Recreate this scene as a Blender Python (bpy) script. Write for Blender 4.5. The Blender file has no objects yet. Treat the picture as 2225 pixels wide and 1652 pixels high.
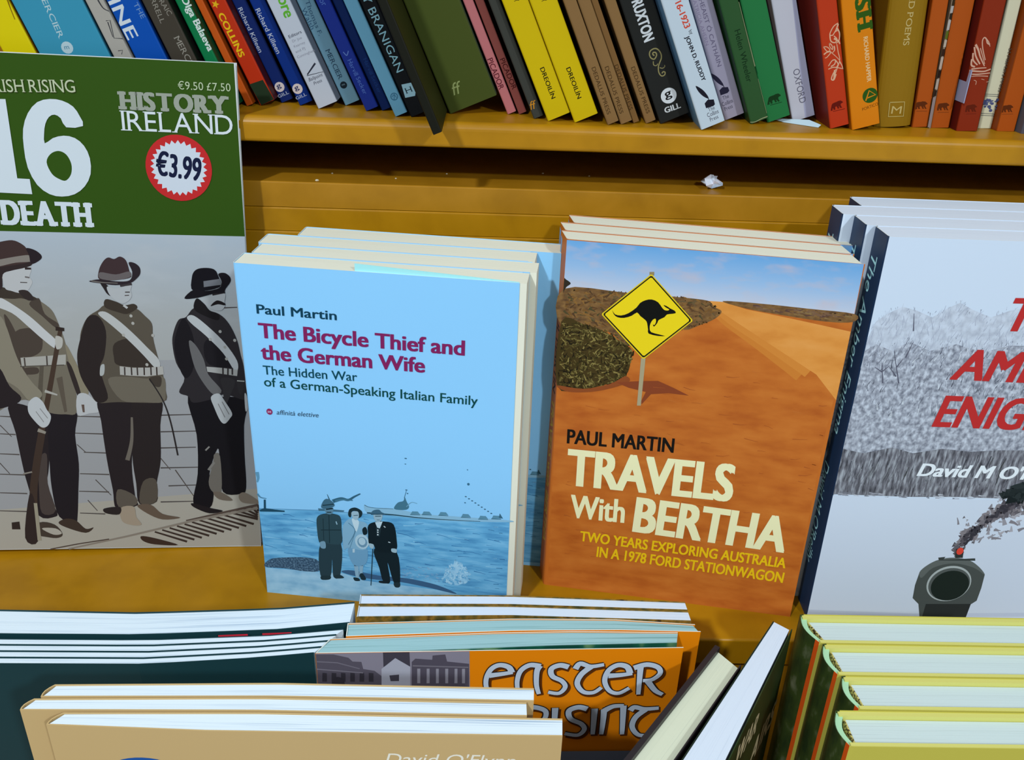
import bpy, math, random
from mathutils import Vector, Matrix
from mathutils.geometry import tessellate_polygon
SC = bpy.context.scene
COL = SC.collection

# ------------------------------------------------------------------ camera, world, lights, exposure
cam = bpy.data.cameras.new('camera')
cam.sensor_fit = 'HORIZONTAL'; cam.sensor_width = 36.0
cam.lens = 36.0 * 2000.0 / 2225.0
cam.clip_start = 0.01
cam_o = bpy.data.objects.new('camera', cam); COL.objects.link(cam_o)
PITCH, YAW, ROLL = math.radians(27.0), math.radians(1.893), math.radians(2.298)
F = Vector((math.sin(YAW)*math.cos(PITCH), math.cos(YAW)*math.cos(PITCH), -math.sin(PITCH)))
R0 = Vector((math.cos(YAW), -math.sin(YAW), 0)); U0 = R0.cross(F)
Rv = math.cos(ROLL)*R0 + math.sin(ROLL)*U0; Uv = math.cos(ROLL)*U0 - math.sin(ROLL)*R0
cam_o.matrix_world = Matrix(((Rv.x, Uv.x, -F.x, 0), (Rv.y, Uv.y, -F.y, 0), (Rv.z, Uv.z, -F.z, 0.37), (0, 0, 0, 1)))
SC.camera = cam_o

world = bpy.data.worlds.new('shop_ambience'); SC.world = world; world.use_nodes = True
bg = world.node_tree.nodes['Background']
bg.inputs[0].default_value = (0.86, 0.96, 1.0, 1); bg.inputs[1].default_value = 0.42

def ceiling_light(name, direction, dist, size, power, col):
    l = bpy.data.lights.new(name, 'AREA'); l.shape = 'DISK'; l.size = size; l.energy = power; l.color = col
    o = bpy.data.objects.new(name, l); COL.objects.link(o)
    d = Vector(direction).normalized(); o.location = Vector((0, 0.45, 0.15)) + d*dist
    o.rotation_euler = d.to_track_quat('Z', 'Y').to_euler()
    return o
ceiling_light('ceiling_spot_left', (-0.55, -1.0, 1.0), 1.9, 0.09, 21.0, (0.90, 1.0, 1.05))
ceiling_light('ceiling_spot_right', (0.50, -1.0, 0.72), 1.9, 0.10, 14.0, (0.88, 1.0, 1.06))
ceiling_light('ceiling_spot_above', (-0.30, -0.22, 1.0), 1.9, 0.12, 3.0, (0.90, 1.0, 1.04))
SC.view_settings.view_transform = 'Standard'; SC.view_settings.look = 'None'
SC.view_settings.exposure = 0.0; SC.view_settings.gamma = 1.0
SC.view_settings.use_curve_mapping = False

# ------------------------------------------------------------------ materials
def lin(c):
    o = []
    for v in c:
        v = v/255.0
        o.append(v/12.92 if v <= 0.04045 else ((v+0.055)/1.055)**2.4)
    return o
GAIN = 0.92
TONE = 1.0    # colour scale, set per batch; puts the upper shelf's dimmer light into its colours
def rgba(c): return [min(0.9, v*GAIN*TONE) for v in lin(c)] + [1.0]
MATS = {}
def nodes(name, rough=0.45, spec=0.3):
    m = bpy.data.materials.new(name); m.use_nodes = True
    b = m.node_tree.nodes['Principled BSDF']
    b.inputs['Roughness'].default_value = rough; b.inputs['Specular IOR Level'].default_value = spec
    return m, m.node_tree, b
def ink(c, rough=0.5, spec=0.07):
    k = (tuple(c), rough, spec, TONE)
    if k not in MATS:
        m, t, b = nodes('print_%d_%d_%d' % tuple(c), rough, spec)
        b.inputs['Base Color'].default_value = rgba(c); MATS[k] = m
    return MATS[k]
def mottled(name, cols, scale, stretch=(1, 1, 1), detail=4.0, rough=0.45, spec=0.22, dist=0.0, lo=0.3, hi=0.7, bump=0.0, coord='Object'):
    """noise driven colour ramp through cols"""
    if name in MATS: return MATS[name]
    m, t, b = nodes(name, rough, spec); N = t.nodes; L = t.links
    tc = N.new('ShaderNodeTexCoord'); mp = N.new('ShaderNodeMapping'); mp.inputs['Scale'].default_value = stretch
    no = N.new('ShaderNodeTexNoise'); no.inputs['Scale'].default_value = scale; no.inputs['Detail'].default_value = detail; no.inputs['Distortion'].default_value = dist
    cr = N.new('ShaderNodeValToRGB'); e = cr.color_ramp.elements
    while len(e) < len(cols): e.new(0.5)
    for i, c in enumerate(cols):
        e[i].position = lo + (hi-lo)*i/(len(cols)-1); e[i].color = rgba(c)
    L.new(tc.outputs[coord], mp.inputs['Vector']); L.new(mp.outputs[0], no.inputs['Vector']); L.new(no.outputs['Fac'], cr.inputs[0]); L.new(cr.outputs[0], b.inputs['Base Color'])
    if bump:
        bp = N.new('ShaderNodeBump'); bp.inputs['Strength'].default_value = bump; bp.inputs['Distance'].default_value = 0.0004
        L.new(no.outputs['Fac'], bp.inputs['Height']); L.new(bp.outputs[0], b.inputs['Normal'])
    MATS[name] = m
    return m
def graded(name, stops, z0, z1, cloud=None, rough=0.45, cs=60, cst=(1, 1, 2.5)):
    """printed picture whose ink changes with height on the cover (z0..z1 in metres), with optional cloud ink"""
    if name in MATS: return MATS[name]
    m, t, b = nodes(name, rough, 0.22); N = t.nodes; L = t.links
    tc = N.new('ShaderNodeTexCoord'); sp = N.new('ShaderNodeSeparateXYZ'); mr = N.new('ShaderNodeMapRange')
    mr.inputs['From Min'].default_value = z0; mr.inputs['From Max'].default_value = z1
    cr = N.new('ShaderNodeValToRGB'); e = cr.color_ramp.elements
    while len(e) < len(stops): e.new(0.5)
    for i, (p, c) in enumerate(stops): e[i].position = p; e[i].color = rgba(c)
    L.new(tc.outputs['Object'], sp.inputs[0]); L.new(sp.outputs['Z'], mr.inputs['Value']); L.new(mr.outputs[0], cr.inputs[0])
    out = cr.outputs[0]
    if cloud:
        mp = N.new('ShaderNodeMapping'); mp.inputs['Scale'].default_value = cst
        no = N.new('ShaderNodeTexNoise'); no.inputs['Scale'].default_value = cs; no.inputs['Detail'].default_value = 5
        r2 = N.new('ShaderNodeMapRange'); r2.inputs['From Min'].default_value = 0.5; r2.inputs['From Max'].default_value = 0.75; r2.inputs['To Max'].default_value = 0.6
        mx = N.new('ShaderNodeMix'); mx.data_type = 'RGBA'; mx.inputs[7].default_value = rgba(cloud)
        L.new(tc.outputs['Object'], mp.inputs['Vector']); L.new(mp.outputs[0], no.inputs['Vector']); L.new(no.outputs['Fac'], r2.inputs['Value'])
        L.new(r2.outputs[0], mx.inputs[0]); L.new(out, mx.inputs[6]); out = mx.outputs[2]
    L.new(out, b.inputs['Base Color']); MATS[name] = m
    return m
def paper(name, base, line, amount=1.0):
    """edges of a block of pages: fine lines running along the block (UV: u along the edge, v across the pages)"""
    return mottled(name, [line, base, base], 1.0, (9.0, 2600.0*amount, 1.0), 3.0, 0.8, 0.1, 0, 0.28, 0.62, 0.15, 'UV')

WOOD = mottled('honey_laminate', [(158, 108, 6), (169, 117, 8), (176, 122, 12)], 42, (1, 1, 1), 6, 0.36, 0.28, 0.3, 0.3, 0.7, 0.02)
WOOD_DARK = mottled('honey_laminate_board', [(158, 108, 16), (168, 116, 20), (176, 122, 26)], 42, (1, 1, 1), 6, 0.38, 0.28, 0.3, 0.3, 0.7, 0.02)
PAPER_CREAM = paper('cream_pages', (234, 230, 212), (222, 216, 196))
PAPER_WHITE = paper('white_pages', (224, 234, 243), (158, 178, 202), 0.5)
PAPER_COOL = paper('cool_white_pages', (216, 224, 238), (200, 210, 226))
PAPER_TEAL = paper('tinted_pages', (158, 194, 198), (70, 120, 112), 0.5)
PAPER_YELLOWED = paper('worn_pages', (204, 218, 218), (182, 194, 194), 0.5)
SPECIAL = {
 'photo_sky': lambda: graded('printed_grey_sky', [(0, (180, 176, 170)), (0.55, (188, 188, 188)), (1, (192, 202, 214))], 0.09, 0.205, (204, 206, 210), 0.4, 30),
 'print_sea': lambda: mottled('printed_sea', [(74, 142, 194), (104, 176, 222), (134, 198, 238)], 90, (0.6, 1, 3.2), 5),
 'print_sand': lambda: mottled('printed_sand', [(124, 178, 216), (150, 198, 230), (168, 210, 238)], 90, (1, 1, 2), 5),
 'print_weed': lambda: mottled('printed_weed', [(34, 56, 76), (62, 92, 120), (110, 144, 170)], 900, (1, 1, 1.2), 3),
 'print_desert': lambda: mottled('printed_desert', [(176, 88, 30), (193, 105, 38), (203, 117, 46)], 55, (0.8, 1, 2.2), 7),
 'print_outback_sky': lambda: graded('printed_outback_sky', [(0, (226, 206, 200)), (0.3, (204, 204, 216)), (0.65, (150, 184, 222)), (1, (96, 160, 216))], 0.176, 0.222, (204, 184, 188), 0.45, 55),
 'print_road': lambda: mottled('printed_road', [(208, 128, 50), (222, 146, 66), (228, 156, 80)], 50, (0.8, 1, 2), 5),
 'print_scrub': lambda: mottled('printed_scrub', [(88, 62, 40), (120, 86, 50), (140, 104, 60)], 260, (1, 1, 1.6), 4),
 'print_frost_high': lambda: mottled('printed_frost_far', [(176, 182, 198), (192, 199, 214), (203, 211, 227)], 240, (1, 1, 1), 6, lo=0.34, hi=0.62),
 'print_frost_low': lambda: mottled('printed_frost_near', [(112, 116, 130), (160, 164, 178), (200, 206, 220)], 420, (1, 1, 0.8), 6, lo=0.32, hi=0.66),
 'print_trunks': lambda: mottled('printed_tree_trunks', [(62, 62, 70), (112, 112, 122), (164, 168, 178)], 420, (1.4, 1, 0.3), 4, lo=0.32, hi=0.66),
}
def mat_of(c): return SPECIAL[c]() if isinstance(c, str) else ink(c)

# ------------------------------------------------------------------ mesh building
class MB:
    """collects faces and links them as one mesh object"""
    def __init__(s): s.v = []; s.f = []; s.m = []; s.uv = []; s.mats = []
    def mi(s, m):
        if m not in s.mats: s.mats.append(m)
        return s.mats.index(m)
    def add(s, verts, faces, m, uvs=None):
        b = len(s.v); s.v += [tuple(p) for p in verts]; k = s.mi(m)
        for f in faces:
            s.f.append([b+i for i in f]); s.m.append(k); s.uv.append([uvs[i] for i in f] if uvs else None)
    def box(s, x0, x1, y0, y1, z0, z1, m):
        v = [(x, y, z) for z in (z0, z1) for y in (y0, y1) for x in (x0, x1)]
        s.add(v, [(0, 2, 3, 1), (4, 5, 7, 6), (0, 1, 5, 4), (2, 6, 7, 3), (0, 4, 6, 2), (1, 3, 7, 5)], m)
    def build(s, name, parent=None, smooth=False):
        me = bpy.data.meshes.new(name); me.from_pydata(s.v, [], s.f)
        for m in s.mats: me.materials.append(m)
        me.polygons.foreach_set('material_index', s.m)
        if any(s.uv):
            l = me.uv_layers.new(name='UVMap'); i = 0
            for u in s.uv:
                pass
            for p, u in zip(me.polygons, s.uv):
                if u:
                    for li, q in zip(p.loop_indices, u): l.data[li].uv = q
        me.update()
        o = bpy.data.objects.new(name, me); COL.objects.link(o)
        if parent: o.parent = parent
        return o
def tag(o, label=None, cat=None, group=None, kind=None):
    if label: o['label'] = label
    if cat: o['category'] = cat
    if group: o['group'] = group
    if kind: o['kind'] = kind
    return o
def thing(name, label, cat, group=None, loc=(0, 0, 0), mat=None):
    o = bpy.data.objects.new(name, None); COL.objects.link(o); o.empty_display_size = 0.02
    if mat is not None: o.matrix_world = mat
    else: o.location = loc
    return tag(o, label, cat, group)
def copy_tree(o, parent=None):
    c = o.copy(); COL.objects.link(c)
    if parent: c.parent = parent
    for ch in list(o.children): copy_tree(ch, c)
    return c
def frame(x, y, z, yaw, lean, roll=0):
    a, t, r = (math.radians(q) for q in (yaw, lean, roll))
    ex = Vector((math.cos(a), math.sin(a), 0)); back = Vector((-math.sin(a), math.cos(a), 0))
    up = math.cos(t)*Vector((0, 0, 1)) + math.sin(t)*back
    e1 = math.cos(r)*ex + math.sin(r)*up; e2 = math.cos(r)*up - math.sin(r)*ex; e3 = e2.cross(e1) * -1
    e3 = -(e1.cross(e2))
    return Matrix(((e1.x, e3.x, e2.x, x), (e1.y, e3.y, e2.y, y), (e1.z, e3.z, e2.z, z), (0, 0, 0, 1)))

def offset_line(pts, th):
    out = []
    n = len(pts)
    for i in range(n):
        a = Vector(pts[max(i-1, 0)]); b = Vector(pts[i]); c = Vector(pts[min(i+1, n-1)])
        d1 = (b-a).normalized() if i > 0 else (c-b).normalized(); d2 = (c-b).normalized() if i < n-1 else d1
        n1 = Vector((d1.y, -d1.x)); n2 = Vector((d2.y, -d2.x)); k = (n1+n2)
        k = k/max(0.4, 1+n1.dot(n2))
        out.append((b.x+k.x*th, b.y+k.y*th))
    return out
def ribbon(mb, pts, th, z0, z1, mats, edge=None):
    """upright shell that follows the plan line pts (cover board, spine, other board); th to the right of travel"""
    q = offset_line(pts, th); n = len(pts)
    for i in range(n-1):
        m = mats[i] if isinstance(mats, list) else mats
        A, B, C, D = pts[i], pts[i+1], q[i+1], q[i]
        v = [(*A, z0), (*B, z0), (*C, z0), (*D, z0), (*A, z1), (*B, z1), (*C, z1), (*D, z1)]
        f = [(0, 1, 2, 3), (7, 6, 5, 4), (0, 4, 5, 1), (2, 6, 7, 3)]
        if i == 0: f.append((0, 3, 7, 4))
        if i == n-2: f.append((1, 5, 6, 2))
        if edge: mb.add(v, f[:2], edge); f = f[2:]
        mb.add(v, f, m)
def resample(pts, n):
    P = [Vector(p) for p in pts]; L = [0]
    for a, b in zip(P, P[1:]): L.append(L[-1]+(b-a).length)
    out = []
    for k in range(n):
        s = L[-1]*k/(n-1); i = 0
        while i < len(P)-2 and s > L[i+1]: i += 1
        t = (s-L[i])/max(1e-9, L[i+1]-L[i]); q = P[i].lerp(P[i+1], t); out.append((q.x, q.y))
    return out
def page_block(mb, front, back, z0, z1, m, n=10, ends=0.0):
    """block of pages between two plan lines; UV runs along the edge and across the pages"""
    fr, bk = resample(front, n), resample(back, n); K = 3
    rows = [[(f[0]+(b[0]-f[0])*j/K, f[1]+(b[1]-f[1])*j/K) for f, b in zip(fr, bk)] for j in range(K+1)]
    th = (Vector(fr[0])-Vector(bk[0])).length; w = (Vector(fr[0])-Vector(fr[-1])).length
    vs = []; uv = []
    for z in (z0, z1):
        for j in range(K+1):
            for i in range(n): vs.append((*rows[j][i], z)); uv.append((w*i/(n-1), th*j/K))
    o = (K+1)*n; fs = []
    for j in range(K):
        for i in range(n-1):
            a = j*n+i; fs.append((o+a, o+a+1, o+a+n+1, o+a+n)); fs.append((a+n, a+n+1, a+1, a))
    for i in range(n-1):
        fs.append((i, i+1, o+i+1, o+i)); a = K*n+i; fs.append((a+1, a, o+a, o+a+1))
    for j in range(K):
        a = j*n; fs.append((a+n, a, o+a, o+a+n)); a = j*n+n-1; fs.append((a, a+n, o+a+n, o+a))
    mb.add(vs, fs, m, uv)

# ------------------------------------------------------------------ printing on a face
def catmull(p, closed, k=5):
    n = len(p); out = []
    for i in range(n if closed else n-1):
        if closed: a, b, c, d = p[i-1], p[i], p[(i+1) % n], p[(i+2) % n]
        else: a, b, c, d = p[max(i-1, 0)], p[i], p[i+1], p[min(i+2, n-1)]
        for s in range(k):
            t = s/k; t2 = t*t; t3 = t2*t
            out.append(tuple(0.5*((2*b[j])+(-a[j]+c[j])*t+(2*a[j]-5*b[j]+4*c[j]-d[j])*t2+(-a[j]+3*b[j]-3*c[j]+d[j])*t3) for j in (0, 1)))
    if not closed: out.append(tuple(p[-1]))
    return out
def fill(pts):
    return pts, [list(t) for t in tessellate_polygon([[Vector((x, y, 0)) for x, y in pts]])]
def stroke(pts, w0, w1, sm):
    if sm and len(pts) > 2: pts = catmull(pts, False, 6)
    n = len(pts); v = []; f = []
    for i in range(n):
        a = Vector(pts[max(i-1, 0)]); c = Vector(pts[min(i+1, n-1)]); d = (c-a)
        d = d.normalized() if d.length > 1e-9 else Vector((1, 0)); w = (w0+(w1-w0)*i/max(1, n-1))/2
        x, y = pts[i]; v += [(x-d.y*w, y+d.x*w), (x+d.y*w, y-d.x*w)]
    for i in range(n-1): f.append([2*i, 2*i+1, 2*i+3, 2*i+2])
    return v, f
GL = {}
def glyphs(body):
    if body not in GL:
        cu = bpy.data.curves.new('lettering', 'FONT'); cu.body = body; cu.resolution_u = 4
        o = bpy.data.objects.new('lettering', cu); me = o.to_mesh()
        GL[body] = ([(v.co.x, v.co.y) for v in me.vertices], [list(p.vertices) for p in me.polygons])
        o.to_mesh_clear(); bpy.data.objects.remove(o); bpy.data.curves.remove(cu)
    return GL[body]
CAP = max(y for x, y in glyphs('H')[0])
SERIF = {'I': 't.b.', 'H': 't0t1b0b1', 'R': 't0b0b1', 'T': 'b.', 'Y': 't0t1b.', 'E': 't0b0', 'L': 't0b0', 'A': 'b0b1', 'N': 't0b0t1', 'D': 't0b0', 'M': 't0t1b0b1', 'F': 't0b0', 'P': 't0b0', 'X': 't0t1b0b1', 'B': 't0b0', 'W': 't0t1', 'V': 't0t1', '1': 'b.', '7': '', 'm': 'b0b.b1', 'n': 'b0b1', 'h': 'b0b1t0', 'i': 'b.', 'l': 'b.', 'r': 'b0'}
def text_shape(s, style):
    """letters with cap height 1 starting at x = 0"""
    v = []; f = []
    def put(vs, fs, lv=0): b = len(v); v.extend([(x, y, lv*2e-7) for x, y in vs]); f.extend([[b+i for i in q] for q in fs])
    if style in 'iL':
        x = 0; heavy = 0.095 if style == 'L' else 0.0; stem = 0.125+2*heavy; sh = 0.17 if style == 'L' else 0.05; sw = stem*(1.7 if style == 'L' else 2.3)
        for ch in s:
            if ch == ' ': x += 0.34; continue
            gv, gf = glyphs(ch); x0 = min(a for a, b in gv); x1 = max(a for a, b in gv); wd = (x1-x0)/CAP
            for dx in ((-heavy, 0, heavy) if heavy else (0,)):
                for dy in ((-0.02, 0.02) if heavy else (0,)): put([((a-x0)/CAP+x+dx, b/CAP+dy) for a, b in gv], gf, (dx > 0)+(dx == 0)*2+3*(dy > 0))
            sp = SERIF.get(ch, ''); top = 1.0 if ch.isupper() or ch.isdigit() or ch in 'hl' else 0.68
            for k in range(0, len(sp), 2):
                cx = x + {'0': 0.062, '1': wd-0.062, '.': wd/2}[sp[k+1]]; y0, y1 = (top-sh, top) if sp[k] == 't' else (0, sh)
                if ch in 'AVWY' and sp[k+1] != '.': cx = x + {'0': 0.04, '1': wd-0.04}[sp[k+1]]
                put([(cx-sw/2, y0), (cx+sw/2, y0), (cx+sw/2, y1), (cx-sw/2, y1)], [[0, 1, 2, 3]], 6)
            x += wd + (0.26 if style == 'L' else 0.15)
    else:
        gv, gf = glyphs(s); b = {'m': 0.012, 'h': 0.026, 'b': 0.045, 'B': 0.062, 'Z': 0.05, 'k': 0.05}.get(style, 0)
        offs = [(0, 0)] if not b else [(-b, -b*.4), (b, -b*.4), (-b, b*.4), (b, b*.4), (0, 0), (-b*.5, 0), (b*.5, 0)]
        for i, (dx, dy) in enumerate(offs): put([(x/CAP+dx, y/CAP+dy) for x, y in gv], gf, i)
        if style in 'IZY': v[:] = [(x+0.22*y, y, l) for x, y, l in v]
    x0 = min(q[0] for q in v)
    return [(x-x0, y, l) for x, y, l in v], f
def inside(x, y, P):
    r = False; j = len(P)-1
    for i in range(len(P)):
        if (P[i][1] > y) != (P[j][1] > y) and x < (P[j][0]-P[i][0])*(y-P[i][1])/(P[j][1]-P[i][1])+P[i][0]: r = not r
        j = i
    return r
def shapes(e):
    """yields (colour, 2d verts in mm, faces)"""
    k = e[0]
    if k == 'p':
        pts = e[3]
        if e[4] == 1: pts = catmull(pts, True, 4)
        elif e[4] == 2: pts = catmull(pts, True, 2)
        yield (e[2], *fill(pts))
    elif k == 's': yield (e[2], *stroke(e[3], e[4], e[5], e[6]))
    elif k == 'e':
        n = 40 if max(e[5], e[6]) > 4 else 14
        yield (e[2], *fill([(e[3]+e[5]*math.cos(6.28319*i/n), e[4]+e[6]*math.sin(6.28319*i/n)) for i in range(n)]))
    elif k == 'star':
        n = e[6]*2
        yield (e[2], *fill([(e[3]+e[5]*(1 if i % 2 else e[7])*math.cos(6.28319*i/n+.3), e[4]+e[5]*(1 if i % 2 else e[7])*math.sin(6.28319*i/n+.3)) for i in range(n)]))
    elif k == 'rs':
        rng = random.Random(len(e[3])*31+e[4]); P = e[3]; xs = [p[0] for p in P]; ys = [p[1] for p in P]; got = 0; by = {}
        while got < e[4]:
            x, y = rng.uniform(min(xs), max(xs)), rng.uniform(min(ys), max(ys))
            if not inside(x, y, P): continue
            got += 1; a = math.radians(e[8]+rng.uniform(-1, 1)*e[9]); l = rng.uniform(e[5], e[6]); w = e[7]*rng.uniform(.4, 1); b2 = a+rng.uniform(-.35, .35)
            m = (x+l*.5*math.cos(a), y+l*.5*math.sin(a)); q = (m[0]+l*.5*math.cos(b2), m[1]+l*.5*math.sin(b2))
            if not inside(q[0], q[1], P): q = (x, y); m = (x-l*.3*math.cos(a), y-l*.3*math.sin(a))
            v, f = stroke([(x, y), m, q], w, w*.3, 0); yield (rng.choice(e[2]), v, f)
    elif k == 't':
        v, f = text_shape(e[3], e[9]); u0, v0, u1, v1, cap = e[4:9]; L = math.hypot(u1-u0, v1-v0); w = max(q[0] for q in v); dx, dy = (u1-u0)/L, (v1-v0)/L
        yield (e[2], [(u0+dx*x*L/w-dy*y*cap, v0+dy*x*L/w+dx*y*cap, l) for x, y, l in v], f)
def put_print(face, elements, parent, step=2e-6, base=1.2e-5, labels={}):
    """prints the elements on a face: one mesh per group, every layer of ink a few microns above the one below"""
    groups = {}; k = 0
    for e in elements:
        mb = groups.setdefault(e[1], MB())
        for c, v, f in shapes(e):
            k += 0.03 if e[0] == 'rs' else 1
            P = [face(q[0]*0.001, q[1]*0.001, base+step*k+(q[2] if len(q) > 2 else 0)) for q in v]; nrm = face(0, 0, 1)-face(0, 0, 0); ff = []
            for q in f:
                a, b, c2 = P[q[0]], P[q[1]], P[q[2]]; n = (b-a).cross(c2-a); ff.append(list(q) if n.dot(nrm) >= 0 else list(q)[::-1])
            mb.add(P, ff, mat_of(c))
        if e[0] == 'rs': k += 1
    for g, mb in groups.items():
        o = mb.build(g, parent)
        if g in labels: o['label'] = labels[g]
def flat_face(o, eu, ev):
    o, eu, ev = Vector(o), Vector(eu), Vector(ev); n = eu.cross(ev)
    return lambda u, v, k: o+eu*u+ev*v+n*k
TOP_SHELF = {'yellow': (-252.78,10,16.52,19.5),'teal': (-233.41,10,35.39,20.0),'beige': (-193.89,10,9.22,20.5),'hine': (-182.18,10,15.86,21.0),'merc': (-163.32,11,12.83,21.5),'olga': (-147.64,18,6.61,22),'stripe': (-139.29,26,4.02,22.3),'collins': (-132.36,28.96,9.02,23),'rk1': (-122.34,39.07,7.51,23),'rk2': (-110.55,32.85,8.07,23.2),'ore': (-98.64,25.24,11.85,23.4),'walsh': (-85.17,37.36,9.13,23.5),'harv1': (-71.29,23.25,7.48,23.6),'harv2': (-62.56,26,5.35,23.7),'thinblue': (-53.45,10.44,7.19,23.8),'branigan': (-44.74,10.74,8.36,23.8),'dangle': (-29.72,-33,5.25,23),'olive': (-31.73,23.2,36.12,23.4),'pic1': (9.22,27.6,5.22,23.8),'pic2': (15.8,28.81,4.66,23.8),'char': (23.91,17.12,5.7,24),'dre1': (31.64,11.91,13.34,24.2),'dre2': (46.5,10.48,13.87,24.2),'ded1': (64.71,7.25,6.58,24.4),'ded2': (72.45,9.73,6.66,24.4),'ded3': (79.99,14.49,3.59,24.4),'ded4': (87.13,14.54,5.99,24.4),'rux': (95.46,15,17.11,24.4),'ruddy': (116.22,2.23,13.64,24.4),'cath': (135.83,31.48,11.81,24.0),'wheel': (148.98,23.01,10.1,23),'bear1': (160.16,28.93,13.55,21.5),'oxf': (176.64,34.26,13.18,19.8),'red': (193.48,17.65,10.75,17),'ish': (205.51,15.87,15.71,16.4),'ochre': (222.1,24.88,21.67,5.0),'bearA': (245.91,29.83,9.02,4.0),'patt': (255.16,28.62,1.18,3.4),'bearB': (256.77,30.12,11.07,2.6),'swan': (269.15,23.32,12.26,2.2),'cream': (286.53,33.57,8.04,1.6),'bearD': (294.77,27.08,10.53,0.8)}
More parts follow.
